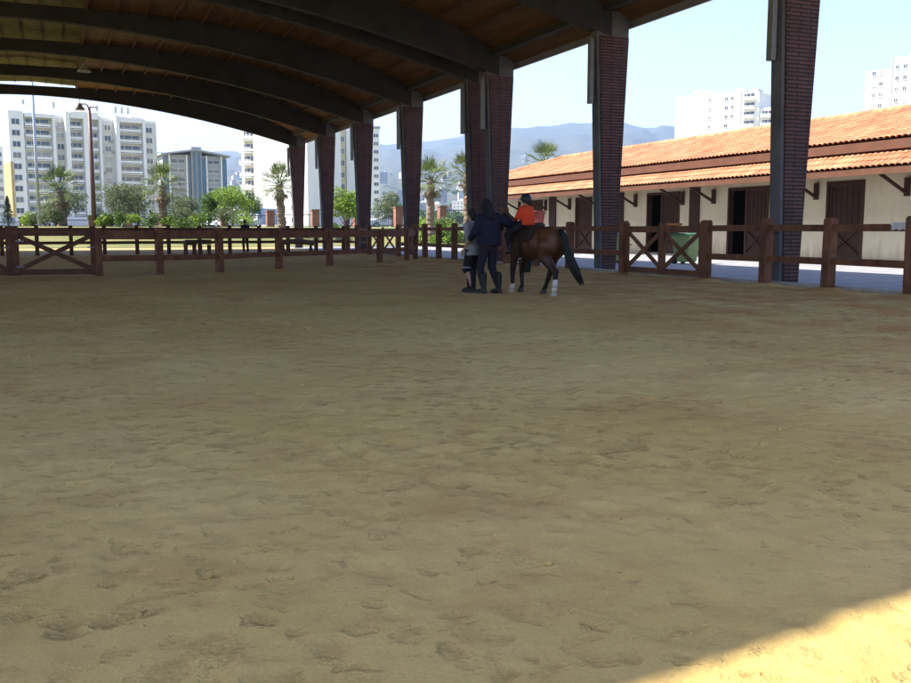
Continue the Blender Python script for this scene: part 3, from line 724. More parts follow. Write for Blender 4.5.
# white cloth and sunlight-coloured strip on the rails
def cloth(loc,rz,w,h,m,name,label):
    b=MB(); nx_,nz_=9,5
    for sgn in (-1,1):
        vs=[];fs=[]
        for j in range(nz_+1):
            for i in range(nx_+1):
                x=(i/nx_-.5)*w*(1+.08*math.sin(j*1.3+sgn)); z=.012-h*j/nz_*(1+.12*math.sin(i*1.7+sgn)); y=sgn*(.045+.012*math.sin(i*2.1+j)) if j>0 else 0
                vs.append((x,y,z))
        for j in range(nz_):
            for i in range(nx_): a=j*(nx_+1)+i; fs.append((a,a+1,a+nx_+2,a+nx_+1))
        b.add(vs,fs)
    o=obj(name,b,m,None,loc,rz,smooth=True); tag(o,label,'cloth'); return o
cloth((XF,12.22,1.305),math.pi/2,.34,.13,M['rag'],'cloth','white rag folded over the rail beside the last fence post')
cloth((XF,18.85,1.33),math.pi/2,.5,.05,M['sun_strip'],'cloth','orange strip coloured as sunlight on top of the crossed gate')  # added strip, its orange stands in for sunlight on the rail

# ================================================================== FURNITURE BEHIND THE INNER FENCE
def bench(loc,rz,label):
    t=empty('bench',loc,rz,label,'bench')
    b=MB(); b.box((0,0,.56),(.52,.5,.22)); obj('seat',b,M['wood_dark'],t)
    b=MB(); b.box((.68,0,.60),(.56,.5,.22)); obj('seat',b,M['wood_dark'],t)
    for x in (-.2,.2,.48,.90):
        for y in (-.18,.18):
            q=MB(); q.box((x,y,.23),(.09,.09,.48)); obj('leg',q,M['wood_dark'],t)
    q=MB(); q.box((.34,0,.66),(1.1,.06,.09)); obj('top_bar',q,M['wood_dark'],t)
g=at(190,247,44); bench((g.x,g.y,.02),.1,'low dark double bench on the sand behind the curved fence')
g=at(297,243,46)
t=empty('jump_pole',(g.x,g.y,.02),.05,'thick brown pole resting on low stands behind the curved fence','jump')
b=MB(); b.tube([(-.85,0,.55),(-.3,0,.60),(.3,0,.58),(.85,0,.52)],.13,12); obj('pole',b,M['bark'],t)
for x in (-.7,.7):
    b=MB(); b.bar((x,-.25,0),(x,.05,.5),.08,.08); b.bar((x,.25,0),(x,-.05,.5),.08,.08); obj('stand',b,M['wood_dark'],t)

# ================================================================== PEOPLE AND HORSE
SK=mat('skin',(.42,.25,.17),.55,.06,12)
MJ=mat('navy_jacket',(.009,.011,.026),.85,.25,9,bump=.4,bscale=30)
MBK=mat('black_fabric',(.012,.012,.014),.85,.25,9,bump=.3)
MPUR=mat('dark_purple_trousers',(.016,.012,.022),.85,.2,8,bump=.3)
MGR=mat('grey_shirt',(.26,.26,.27),.9,.12,7,bump=.3,bscale=22)
MOR=mat('orange_red_shirt',(.62,.055,.012),.85,.1,8,bump=.3,bscale=25)
MHAIR=mat('dark_hair',(.014,.01,.008),.6,.3,30,bump=.5,bscale=90)
MHELM=mat('riding_helmet',(.02,.016,.026),.45,.2,6)
MBOOT=mat('black_boot',(.014,.013,.013),.5,.2,8)
MEYE=mat('eye_white',(.6,.6,.58),.3,.02,3); MLIP=mat('lips',(.35,.14,.11),.5,.05,8)
def hand(mb,w,d,s,sc=1.0,curl=.5,up=(0,0,1)):
    """palm and five bent fingers; w wrist point, d pointing direction, s thumb side (vector)"""
    w,d=Vector(w),Vector(d).normalized(); s=Vector(s); s=(s-d*s.dot(d)).normalized(); nrm=d.cross(s)
    k=.095*sc
    mb.limb([w,w+d*k*.5,w+d*k],[.028*sc,.034*sc,.032*sc],8)
    for i,(o,l) in enumerate(((.030,.075),(.010,.084),(-.011,.078),(-.031,.062))):
        a=w+d*k*.95+s*o*sc; b=a+(d+nrm*curl*.35).normalized()*l*.5*sc; c=b+(d+nrm*curl*1.1).normalized()*l*.5*sc
        mb.limb([a,b,c],[.0098*sc,.0092*sc,.0080*sc],7)
    a=w+d*k*.3+s*.028*sc; b=a+(d*.6+s*.8).normalized()*.038*sc; c=b+(d*.9+s*.25+nrm*.4).normalized()*.034*sc
    mb.limb([a,b,c],[.013*sc,.0115*sc,.0095*sc],7)
def human(root,J,s=1.0,voxel=.0085,headturn=0):
    """bare body as one continuous surface. J: joints in local metres (x right, y ahead, z up)"""
    m=MB(); V=Vector
    p,c,n,h=V(J['pelvis']),V(J['chest']),V(J['neck']),V(J['head'])
    m.loft([((p.x,p.y,p.z-.10*s),.10*s,.085*s),((p.x,p.y,p.z),.155*s,.11*s),(tuple(p.lerp(c,.45)),.125*s,.095*s),(tuple(c),.155*s,.11*s),(tuple(c.lerp(n,.6)),.15*s,.09*s),(tuple(n),.06*s,.06*s)],18)
    m.limb([n-V((0,0,.04*s)),n+(h-n)*.7],[.056*s,.052*s])
    Rz=Matrix.Rotation(headturn,3,'Z')
    m.ball(h,(.074*s,.094*s,.108*s),16,12,rot=Rz); m.ball(h+Rz@V((0,.03*s,-.075*s)),(.052*s,.056*s,.045*s),12,8,rot=Rz)
    m.limb([h+Rz@V((0,.086*s,.005)),h+Rz@V((0,.108*s,-.026*s))],[.011*s,.015*s],8)
    for q in (-1,1): m.ball(h+Rz@V((q*.077*s,-.005*s,-.012*s)),(.012*s,.022*s,.032*s),8,6,rot=Rz)
    for side in ('L','R'):
        if 'sh'+side in J:
            a,b,w=V(J['sh'+side]),V(J['el'+side]),V(J['wr'+side])
            m.limb([a,a.lerp(b,.5),b,b.lerp(w,.35),w],[.054*s,.046*s,.038*s,.038*s,.026*s])
            hand(m,w,w-b if 'hd'+side not in J else V(J['hd'+side]),J.get('th'+side,(0,1,0)),s)
        a,b,w=V(J['hip'+side]),V(J['kn'+side]),V(J['an'+side])
        m.limb([a,a.lerp(b,.5),b,b.lerp(w,.3),w],[.082*s,.072*s,.052*s,.053*s,.036*s])
        fd=V(J.get('ft'+side,(0,1,0))).normalized()
        m.limb([w-V((0,0,.03*s))-fd*.02*s,w-V((0,0,.05*s))+fd*.10*s,w-V((0,0,.055*s))+fd*.16*s],[.035*s,.032*s,.024*s])
    o=link('body',remesh(m,voxel,3,'body'),SK,root)
    for q in (-1,1):
        e=MB(); e.ball(h+Rz@V((q*.032*s,.083*s,.008*s)),(.013*s,.010*s,.010*s)); obj('eye',e,MEYE,root,smooth=True)
    e=MB(); e.ball(h+Rz@V((0,.084*s,-.058*s)),(.024*s,.010*s,.008*s)); obj('mouth',e,MLIP,root,smooth=True)
    return o
from mathutils import noise as mnoise
def garment(root,name,mb,m,voxel=.013,smooth=3):
    me=remesh(mb,voxel,smooth,name)
    if name not in ('boot','shoe','helmet'):
        nr=[v.normal.copy() for v in me.vertices]
        for v,nn_ in zip(me.vertices,nr):
            p=v.co; k=mnoise.noise(Vector((p.x*9+3*p.z,p.y*9,p.z*15)))*.010+mnoise.noise(Vector((p.x*20,p.y*20,p.z*30+5)))*.004
            v.co=p+nn_*k
        me.update()
    return link(name,me,m,root)
HD=R(106)-math.pi/2                      # everyone walks the way the horse walks: local +y ahead
# ---- helper in dark jacket
hx,hy=7.18,15.45
t=empty('person',(hx,hy,sandz(hx,hy)),HD,'person in a long dark hooded jacket reaching one arm to the rider\'s back','person')
J=dict(pelvis=(0,0,.90),chest=(.03,.03,1.24),neck=(.03,.05,1.44),head=(0.01,.08,1.565),
  shL=(-.17,.03,1.36),elL=(-.25,.10,1.10),wrL=(-.20,.30,.98),
  shR=(.21,.03,1.37),elR=(.50,-.06,1.25),wrR=(.77,-.17,1.25),hdR=(1,-.2,.08),thR=(0,.2,1),
  hipL=(-.09,0,.86),knL=(-.115,.10,.47),anL=(-.125,.00,.09),hipR=(.09,0,.86),knR=(.12,.05,.48),anR=(.135,-.12,.085))
human(t,J)
g=MB(); g.loft([((.02,0,.87),.235,.17),((.02,0,.97),.24,.175),((.03,.01,1.10),.225,.16),((.03,.03,1.27),.235,.16),((.03,.04,1.38),.21,.13),((.03,.05,1.46),.10,.095)])
g.limb([(-.18,.03,1.37),(-.26,.10,1.10),(-.21,.27,1.0)],[.085,.07,.055]); g.limb([(.21,.03,1.37),(.50,-.06,1.25),(.73,-.155,1.25)],[.095,.085,.062])
garment(t,'jacket',g,MJ)
g=MB(); g.limb([(-.09,0,.88),(-.115,.10,.47),(-.125,.0,.13)],[.105,.075,.058]); g.limb([(.09,0,.88),(.12,.05,.48),(.135,-.12,.13)],[.105,.075,.058]); g.ball((0,0,.88),(.175,.13,.13)); garment(t,'trousers',g,MPUR)
for x,y in ((-.125,0),(.135,-.12)):
    g=MB(); g.limb([(x,y-.01,.34),(x,y-.01,.09)],[.062,.05]); g.limb([(x,y-.03,.052),(x,y+.10,.045),(x,y+.16,.04)],[.048,.045,.036]); g.box((x,y+.06,.012),(.085,.28,.03)); garment(t,'boot',g,MBOOT,.01)
g=MB(); g.ball((0,.06,1.585),(.105,.115,.135)); g.limb([(0,.02,1.56),(0,-.02,1.40)],[.105,.12]); g.ball((0,.0,1.42),(.15,.12,.10)); garment(t,'hood',g,MBK)
# ---- leader in grey shirt
hx,hy=7.11,15.96
t=empty('person',(hx,hy,sandz(hx,hy)),HD+.1,'person in a grey shirt and dark shorts leading the horse, half hidden','person')
J=dict(pelvis=(0,0,.82),chest=(0,.02,1.14),neck=(0,.03,1.32),head=(0,.06,1.44),
  shL=(-.16,.02,1.25),elL=(-.20,-.06,1.00),wrL=(-.18,.08,.80),shR=(.16,.02,1.25),elR=(.30,.06,1.05),wrR=(.46,.26,1.10),hdR=(.6,.8,.2),thR=(0,0,1),
  hipL=(-.085,0,.79),knL=(-.10,.08,.44),anL=(-.11,-.10,.09),hipR=(.085,0,.79),knR=(.09,.14,.45),anR=(.09,.20,.08))
human(t,J,.93)
g=MB(); g.loft([((0,0,.70),.19,.145),((0,0,.85),.185,.14),((0,.01,1.0),.165,.13),((0,.02,1.16),.185,.135),((0,.025,1.27),.17,.11),((0,.03,1.345),.075,.075)])
g.limb([(-.16,.02,1.25),(-.20,-.05,1.02)],[.075,.065]); g.limb([(.16,.02,1.25),(.29,.06,1.07)],[.075,.065]); garment(t,'shirt',g,MGR)
g=MB(); g.limb([(-.085,0,.80),(-.10,.08,.44)],[.105,.09]); g.limb([(.085,0,.80),(.09,.14,.45)],[.105,.09]); sh=garment(t,'shorts',g,MBK)
g=MB(); g.tube([(-.1,.08,.49),(-.1,.08,.465)],.098,18); obj('hem_stripe',g,MGR,sh)
for x,y,q in ((-.11,-.10,0),(.09,.20,0)):
    g=MB(); g.limb([(x,y,.40),(x,y,.09)],[.058,.045]); garment(t,'sock',g,MBK,.011)
    g=MB(); g.limb([(x,y-.03,.05),(x,y+.10,.045),(x,y+.15,.04)],[.046,.043,.034]); g.box((x,y+.05,.012),(.08,.26,.03)); garment(t,'shoe',g,MBOOT,.01)
g=MB(); g.ball((0,.035,1.465),(.085,.10,.105)); g.ball((0,-.01,1.42),(.075,.07,.10)); garment(t,'hair',g,MHAIR,.01)

# ---- horse
hz=(7.98,15.22)
HH=R(102)-math.pi/2
horse=empty('horse',(hz[0],hz[1],sandz(*hz)),HH,'bay horse with a white hind sock walking away along the sand','horse')
horse.scale=(.96,.92,.96)
def q(x,y,z): return (-y,x,z)             # body plan written as (ahead, left, up)
m=MB()
def blob(c,r): m.ball(q(*c),(r[1],r[0],r[2]),18,12)
blob((.36,0,.95),(.34,.245,.285)); blob((.10,0,.94),(.44,.275,.305)); blob((-.22,0,.96),(.40,.27,.295)); blob((-.52,0,1.02),(.30,.255,.275)); blob((-.62,.10,.98),(.20,.14,.27)); blob((-.62,-.10,.98),(.20,.14,.27))
blob((.30,0,1.12),(.24,.13,.17)); blob((-.1,0,1.13),(.45,.15,.12))
blob((.50,.0,.92),(.20,.20,.22)); blob((.42,.14,.95),(.18,.11,.24)); blob((.42,-.14,.95),(.18,.11,.24))
def lq(pts,rad): m.limb([q(*p) for p in pts],rad,14)
lq([(.48,0,1.02),(.66,0,1.20),(.84,0,1.38),(.95,0,1.48)],[.21,.17,.125,.10])
lq([(.46,0,.95),(.66,0,1.12),(.86,0,1.34)],[.19,.14,.10])
lq([(.95,0,1.48),(1.05,0,1.40),(1.16,0,1.23),(1.26,0,1.07)],[.105,.10,.078,.062]); lq([(1.0,0,1.38),(1.08,0,1.26)],[.095,.075]); m.ball(q(1.27,0,1.06),(.058,.062,.055))
for s in (-1,1): lq([(.93,s*.065,1.55),(.945,s*.075,1.63),(.95,s*.07,1.69)],[.032,.028,.008])
def foreleg(s,dx,kn,fl):
    lq([(.40,s*.14,.84),(.42+dx*.2,s*.145,.68),(.45+dx*.5+kn,s*.14,.415),(.43+dx*.85,s*.14,.15),(.45+dx,s*.14,.085)],[.115,.085,.053,.037,.045])
    lq([(.45+dx*.5+kn,s*.14,.43),(.45+dx*.5+kn,s*.14,.38)],[.056,.05]); lq([(.43+dx*.85,s*.14,.15),(.435+dx*.87,s*.14,.13)],[.044,.044])
def hindleg(s,dx):
    lq([(-.60,s*.14,.92),(-.50+dx*.25,s*.165,.73),(-.62+dx*.5,s*.15,.56),(-.72+dx*.75,s*.14,.445),(-.67+dx*.95,s*.14,.16),(-.64+dx,s*.14,.085)],[.19,.135,.085,.058,.039,.046])
    lq([(-.735+dx*.75,s*.14,.47),(-.71+dx*.75,s*.14,.41)],[.055,.054]); lq([(-.67+dx*.95,s*.14,.16),(-.667+dx*.95,s*.14,.14)],[.046,.046])
foreleg(1,.06,.0,0); foreleg(-1,.12,.04,0); hindleg(1,-.16); hindleg(-1,.48)
def horsemat():
    mm,n,l,b=newmat('bay_coat'); b.inputs['Roughness'].default_value=.5; b.inputs['Specular IOR Level'].default_value=.35
    tc=n.new('ShaderNodeTexCoord'); sp=n.new('ShaderNodeSeparateXYZ'); l.new(tc.outputs['Object'],sp.inputs[0])
    ns=n.new('ShaderNodeTexNoise'); ns.inputs['Scale'].default_value=5; ns.inputs['Detail'].default_value=5; l.new(tc.outputs['Object'],ns.inputs['Vector'])
    ad=n.new('ShaderNodeMath'); ad.operation='MULTIPLY_ADD'; ad.inputs[1].default_value=.16; ad.inputs[2].default_value=-.08; l.new(ns.outputs['Fac'],ad.inputs[0])
    a2=n.new('ShaderNodeMath'); a2.operation='ADD'; l.new(sp.outputs['Z'],a2.inputs[0]); l.new(ad.outputs[0],a2.inputs[1])
    r=n.new('ShaderNodeValToRGB'); e=r.color_ramp.elements
    e[0].position=.46; e[0].color=(.012,.008,.006,1); e[1].position=.74; e[1].color=(.060,.024,.009,1)
    k=e.new(1.05); k.color=(.095,.038,.013,1); l.new(a2.outputs[0],r.inputs['Fac']); l.new(r.outputs['Color'],b.inputs['Base Color'])
    return mm
link('body',remesh(m,.014,5,'horse_body'),horsemat(),horse)
MSOCK=mat('white_sock',(.62,.57,.48),.8,.12,14); MHOOF=mat('hoof',(.06,.045,.035),.6,.3,12); MPALE=mat('pale_hoof',(.40,.34,.26),.6,.2,12); MMANE=mat('black_horse_hair',(.008,.007,.006),.55,.3,30,bump=.5,bscale=80)
hoofs=[(.45+.06,.14),(.45+.12,-.14),(-.64-.16,.14),(-.64+.48,-.14)]
for i,(x,y) in enumerate(hoofs):
    h=MB(); h.loft([((-y,x+.02,-.005),.068,.078),((-y,x+.005,.085),.047,.052)],14); obj('hoof',h,MPALE if i in (0,2) else MHOOF,horse)
h=MB(); h.limb([q(-.64-.16,.14,.10),q(-.67-.152,.14,.17),q(-.69-.142,.14,.30)],[.050,.051,.049],14); obj('white_sock',h,MSOCK,horse,smooth=True)
h=MB(); h.limb([q(.45+.06,.14,.09),q(.43+.051,.14,.15)],[.050,.049],14); obj('white_sock',h,MSOCK,horse,smooth=True)
h=MB()
for k in range(46):
    a=random.uniform(-1,1); b_=random.uniform(-1,1); r0=.035; w_=random.uniform(.6,1.15)
    pts=[(-.80,a*r0,1.20+b_*.03),(-.90-.02*b_,a*.05-.01,1.10),(-.98+b_*.03,a*.075-.03,.82),(-1.10+b_*.06,a*.085-.09,.52),(-1.08-.20*w_+b_*.03,a*.05-.12,.52-.28*w_)]
    h.tube([q(*p) for p in pts],[.02,.026,.024,.017,.003],6)
obj('tail',h,MMANE,horse,smooth=True)
h=MB()
for k in range(60):
    u=k/59; x=.48+.46*u; z=1.235+.315*u+.02*math.sin(u*3); s=random.choice((1,1,1,-1))
    h.tube([q(x,0,z),q(x-.02,s*.06,z+.015),q(x-.03,s*(.12-.03*u),z-.13),q(x-.035+random.uniform(-.02,.02),s*(.13-.03*u),z-.23)],[.016,.016,.013,.004],5)
obj('mane',h,MMANE,horse,smooth=True)
for s in (-1,1):
    e=MB(); e.ball(q(1.06,s*.088,1.40),.018); obj('eye',e,MHOOF,horse,smooth=True)
    e=MB(); e.ball(q(1.295,s*.038,1.075),(.012,.014,.016)); obj('nostril',e,MHOOF,horse,smooth=True)
# tack
t=empty('saddle',(0,0,0),0,'brown riding saddle with girth and stirrups on the bay horse','saddle'); t.location=horse.location; t.rotation_euler=horse.rotation_euler; t.scale=horse.scale
MLEA=mat('saddle_leather',(.035,.018,.01),.5,.25,8); MPAD=mat('saddle_pad',(.03,.02,.014),.9,.15,8)
def arcstrip(x0,x1,ang0,ang1,dr,n=16,cz=.94,ry=.275,rz_=.305):
    vs=[];fs=[]
    for x in (x0,x1):
        for d in (dr,dr-.025):
            for i in range(n+1):
                a=ang0+(ang1-ang0)*i/n; vs.append(q(x,(ry+d)*math.sin(a),cz+.02+(rz_+d)*math.cos(a)))
    N_=n+1
    for i in range(n):
        fs+=[(i,i+1,2*N_+i+1,2*N_+i),(N_+i+1,N_+i,3*N_+i,3*N_+i+1),(i+1,i,N_+i,N_+i+1),(2*N_+i,2*N_+i+1,3*N_+i+1,3*N_+i)]
    fs+=[(0,2*N_,3*N_,N_),(n,N_+n,3*N_+n,2*N_+n)]
    return vs,fs
b=MB(); b.add(*arcstrip(-.26,.32,-1.35,1.35,.025)); obj('saddle_pad',b,MPAD,t)
b=MB(); b.loft([((0,.02,1.245),.15,.25),((0,.02,1.285),.13,.23),((0,.0,1.30),.10,.18)],18); b.ball(q(-.20,0,1.31),(.12,.05,.045)); b.ball(q(.23,0,1.315),(.06,.05,.05)); obj('seat',b,MLEA,t,smooth=True)
b=MB(); b.add(*arcstrip(.02,.13,-2.95,2.95,.015,28)); obj('girth',b,MLEA,t)
for s in (-1,1):
    b=MB(); b.add(*arcstrip(-.10,.26,s*.5,s*1.45,.045,10)); obj('flap',b,MLEA,t)
    b=MB(); b.tube([q(.10,s*.33,1.0),q(.10,s*.345,.80)],.009,6); b.tube([q(.10+.055*math.sin(a),s*.345,.74+.06*math.cos(a)) for a in np.linspace(0,2*math.pi,13)],.008,6); obj('stirrup',b,MLEA,t)
# bridle + lead rope
t=empty('halter',(0,0,0),0,'dark halter with lead rope on the horse\'s head','halter'); t.location=horse.location; t.rotation_euler=horse.rotation_euler; t.scale=horse.scale
b=MB()
for c,r_,tilt in (((1.19,0,1.19),.086,.9),((.99,0,1.47),.116,.4)):
    b.tube([q(c[0]+r_*math.cos(a)*math.cos(tilt)*.95,r_*math.sin(a),c[2]+r_*math.cos(a)*math.sin(tilt)) for a in np.linspace(0,2*math.pi,21)],.011,6)
obj('strap',b,MLEA,t)
b=MB(); b.tube([q(1.12,.0,1.09),q(1.05,.15,.98),q(.98,.30,1.02),q(.98,.42,1.13)],.012,6); obj('lead_rope',b,MPAD,t)

# ---- child rider
t=empty('person',horse.location+Vector((-.10,.08,-.045)),HH,'child in an orange-red shirt and dark riding helmet sitting on the horse','person')
J=dict(pelvis=(0,.0,1.36),chest=(0,.02,1.53),neck=(0,.03,1.65),head=(0,.045,1.76),
  shL=(-.115,.03,1.59),elL=(-.17,.07,1.44),wrL=(-.10,.22,1.40),shR=(.115,.03,1.59),elR=(.17,.07,1.44),wrR=(.10,.22,1.40),hdL=(.3,.9,0),hdR=(-.3,.9,0),thL=(.8,0,.6),thR=(-.8,0,.6),
  hipL=(-.07,.02,1.35),knL=(-.30,.20,1.13),anL=(-.335,.08,.86),hipR=(.07,.02,1.35),knR=(.30,.20,1.13),anR=(.335,.08,.86))
human(t,J,.68,.007)
g=MB(); g.loft([((0,0,1.30),.145,.11),((0,.0,1.42),.14,.11),((0,.015,1.53),.145,.108),((0,.025,1.615),.13,.085),((0,.03,1.668),.05,.05)])
for s in (-1,1): g.limb([(s*.115,.03,1.595),(s*.17,.07,1.44),(s*.11,.19,1.40)],[.055,.048,.036])
garment(t,'shirt',g,MOR,.011)
g=MB()
for s in (-1,1): g.limb([(s*.07,.02,1.345),(s*.30,.20,1.13),(s*.335,.08,.90)],[.085,.058,.044])
garment(t,'trousers',g,MBK,.011)
for s in (-1,1):
    g=MB(); g.limb([(s*.335,.08,.95),(s*.335,.075,.83)],[.045,.036]); g.limb([(s*.335,.06,.815),(s*.335,.18,.80)],[.034,.027]); garment(t,'boot',g,MBOOT,.009)
g=MB(); g.ball((0,.035,1.79),(.092,.112,.088),20,12); g.box((0,.13,1.775),(.13,.08,.015)); g.ball((0,-.03,1.75),(.08,.06,.07)); garment(t,'helmet',g,MHELM,.009)
g=MB(); g.tube([(-.056,.04,1.75),(-.045,.075,1.68),(0,.09,1.665),(.045,.075,1.68),(.056,.04,1.75)],.006,6); obj('chin_strap',g,MBK,t)

# ---- onlooker by the far fence
g_=at(245,222,49.5)
t=empty('person',(g_.x,g_.y,0),.3,'dark-clothed person standing beyond the far fence, tiny in the distance','person')
J=dict(pelvis=(0,0,.92),chest=(0,.02,1.26),neck=(0,.03,1.46),head=(0,.05,1.59),
  shL=(-.17,.02,1.38),elL=(-.24,.0,1.12),wrL=(-.23,.08,.88),shR=(.17,.02,1.38),elR=(.24,.0,1.12),wrR=(.23,.08,.88),
  hipL=(-.09,0,.88),knL=(-.11,.03,.49),anL=(-.12,-.02,.08),hipR=(.09,0,.88),knR=(.11,.03,.49),anR=(.12,-.02,.08))
human(t,J,1.0,.012)
g=MB(); g.loft([((0,0,.84),.20,.15),((0,.01,1.1),.19,.14),((0,.02,1.28),.21,.145),((0,.03,1.40),.18,.11),((0,.03,1.47),.09,.08)])
for s in (-1,1): g.limb([(s*.17,.02,1.38),(s*.24,0,1.12),(s*.23,.07,.92)],[.08,.065,.05])
garment(t,'jacket',g,MJ,.018)
g=MB()
for s in (-1,1): g.limb([(s*.09,0,.9),(s*.11,.03,.49),(s*.12,-.02,.1)],[.10,.075,.06])
garment(t,'trousers',g,MBK,.018)
for s in (-1,1):
    g=MB(); g.limb([(s*.12,-.03,.05),(s*.12,.14,.045)],[.048,.036]); garment(t,'shoe',g,MBOOT,.014)
g=MB(); g.ball((0,.03,1.62),(.085,.10,.10)); garment(t,'hair',g,MHAIR,.014)

# ================================================================== VEGETATION
def leaves(mb,c,r,n,size,rng,flat=.9,hollow=.35):
    c=Vector(c)
    for _ in range(n):
        d=Vector((rng.gauss(0,1),rng.gauss(0,1),rng.gauss(0,1))).normalized()*(hollow+(1-hollow)*rng.random()**.5)
        p=c+Vector((d.x*r[0],d.y*r[1],d.z*r[2]))
        s=size*rng.uniform(.5,1.3); u=Vector((rng.gauss(0,1),rng.gauss(0,1),rng.gauss(0,.6))).normalized(); v=u.cross(Vector((rng.gauss(0,1),rng.gauss(0,1),rng.gauss(0,1)))).normalized()
        mb.add([p-u*s,p+v*s*.5,p+u*s,p-v*s*.5],[(0,1,2,3)])
def tree(name,loc,h,r,m,label,group,seed,cat='tree',n=3600,size=.10,th=None):
    rng=random.Random(seed); t=empty(name,loc,rng.uniform(0,6),label,cat,group)
    b=MB(); th=th or h*.35
    b.tube([(0,0,-.2),(.03,0,th*.5),(0,.05,th),(.05,.0,h*.7)],[.05*h*.5+.03,.04*h*.5+.02,.03*h*.5+.02,.02],8)
    cl=[]
    for k in range(7):
        a=rng.uniform(0,6.28); q_=rng.uniform(.25,.75)*r; z=th+rng.uniform(.1,.95)*(h-th)*.85
        e=(q_*math.cos(a),q_*math.sin(a),z); cl.append(e); b.tube([(0,0,th*.8),(e[0]*.5,e[1]*.5,(th*.8+z)/2),e],[.03*h*.35+.01,.02*h*.3,.01],6)
    obj('trunk',b,M['bark'],t)
    b=MB()
    cl.append((0,0,h*.8)); cl.append((0,0,th+(h-th)*.4))
    for e in cl: 
        rr=r*rng.uniform(.38,.6); leaves(b,e,(rr,rr,rr*.8),n//len(cl),size,rng)
    obj('crown',b,M[m],t); return t
def shrub(loc,w,h,m,label,group,seed,n=500,size=.10):
    rng=random.Random(seed); t=empty('shrub',loc,rng.uniform(0,6),label,'shrub',group)
    b=MB()
    for k in range(6):
        a=rng.uniform(0,6.28); b.tube([(0,0,-.1),(w*.3*math.cos(a),w*.3*math.sin(a),h*.6)],[.03,.008],5)
    obj('stem',b,M['bark'],t)
    b=MB()
    for k in range(6): leaves(b,(rng.uniform(-.5,.5)*w,rng.uniform(-.4,.4)*w,h*rng.uniform(.3,.75)),(w*.42,w*.42,h*.33),n//6,size,rng)
    obj('foliage',b,M[m],t); return t
def palm(loc,h,cr,label,seed,nf=46):
    rng=random.Random(seed); nf=rng.randrange(36,52); cr=cr*rng.uniform(.94,1.06); t=empty('palm_tree',loc,0,label,'palm tree','fan palms beyond the arena')
    b=MB(); n=26
    b.tube([(.04*math.sin(i*.9),.03*math.cos(i*.7),h*i/n-.2*(i==0)) for i in range(n+1)],[(.34-.08*i/n)*(1.10 if i%2 else .95) for i in range(n+1)],12); obj('trunk',b,M['trunk'],t)
    t.rotation_euler=(rng.uniform(-.035,.035),rng.uniform(-.035,.035),rng.uniform(0,6)); b=MB(); dry=MB()
    def frond(mb_,az,el,L,fan,seg,droop):
        d=Vector((math.cos(az)*math.cos(el),math.sin(az)*math.cos(el),math.sin(el))); o=Vector((0,0,h-.1))+d*.18
        e=o+d*L+Vector((0,0,-droop*L*.25)); side=d.cross(Vector((0,0,1))).normalized(); up=side.cross(d)
        mb_.tube([o,o.lerp(e,.5)+Vector((0,0,.04)),e],[.024,.018,.014],4)
        dd=(e-o).normalized()
        for k in range(seg):
            a=(k/(seg-1)-.5)*2.3; u=(dd*math.cos(a)+side*math.sin(a)).normalized(); ln=fan*(1-.42*abs(a)/1.15)*rng.uniform(.8,1.1)
            tip=e+u*ln+Vector((0,0,-(droop*.35+.10*abs(a))*ln)); mid=e+u*ln*.55+up*.05; wv=u.cross(up).normalized()*.036*cr/1.7
            mb_.add([e,mid-wv,tip,mid+wv],[(0,1,2,3)])
    for k in range(nf):
        el=R(86)-R(112)*((k+.5)/nf)**.9; frond(b,k*2.399+rng.uniform(-.3,.3),el+rng.uniform(-.15,.15),cr*.56*rng.uniform(.75,1.12),cr*.62,11,.12+.45*max(0,-el+.25))
    for k in range(12): frond(dry,k*2.399,R(-55)+rng.uniform(-.3,.15),cr*.34,cr*.30,7,.8)
    obj('crown',b,M['palm'],t); obj('dry_skirt',dry,M['palmdry'],t); return t
def ground_at(x,y,D):
    p=at(x,y,D); return Vector((p.x,p.y,berm(p.x,p.y)))
for (x,y,D,cr,lab,sd) in ((60,190,76,1.95,'fan palm between the pale mast and the tall apartment block\'s middle',1),(162,186,72,2.0,'fan palm before the right end of the tall apartment block, left of the glass offices',2),(281,184,72,1.7,'fan palm in front of the blank white building, cut by the last column',3),(430,180,70,1.85,'fan palm standing free in the gap before the misty hills',4),(468,174,74,1.7,'fan palm peeping out beside the double brick columns',5)):
    p=at(x,y,D); palm((p.x,p.y,berm(p.x,p.y)),p.z-berm(p.x,p.y),cr,lab,sd)
p=at(543,163,88); palm((p.x,p.y,0 if p.y<67 else berm(p.x,p.y)),p.z-berm(p.x,p.y),2.1,'fan palm rising behind the hipped end of the tiled roof',6)
# trees & shrubs along the boundary
TL=[(118,208,84,3.6,2.3,'leaf_grey','wispy grey-green tree left of the palm by the apartment block'),(138,206,86,3.9,2.6,'leaf_grey','tall wispy grey-green tree behind the palm by the apartment block'),(208,209,88,3.4,1.7,'leaf','small round green tree left of the brick pillar before the glass offices'),(232,205,86,4.0,1.9,'leaf_bright','light green tree right of the brick pillar before the glass offices'),(246,210,92,3.4,1.8,'leaf','dark green tree between the offices and the blank white building'),(347,196,66,4.3,1.5,'leaf_bright','bright green young tree glimpsed between two far columns'),(392,208,95,3.6,2.0,'leaf_grey','grey-green tree behind the pale parked car'),(8,216,82,3.0,1.0,'leaf_dark','dark pointed conifer beside the leftmost brick pillar'),(66,210,90,3.2,2.4,'leaf_grey','grey-green tree behind the palm nearest the pale mast'),(180,211,92,3.0,2.0,'leaf_grey','grey-green tree under the right-hand fronds beside the glass offices')]
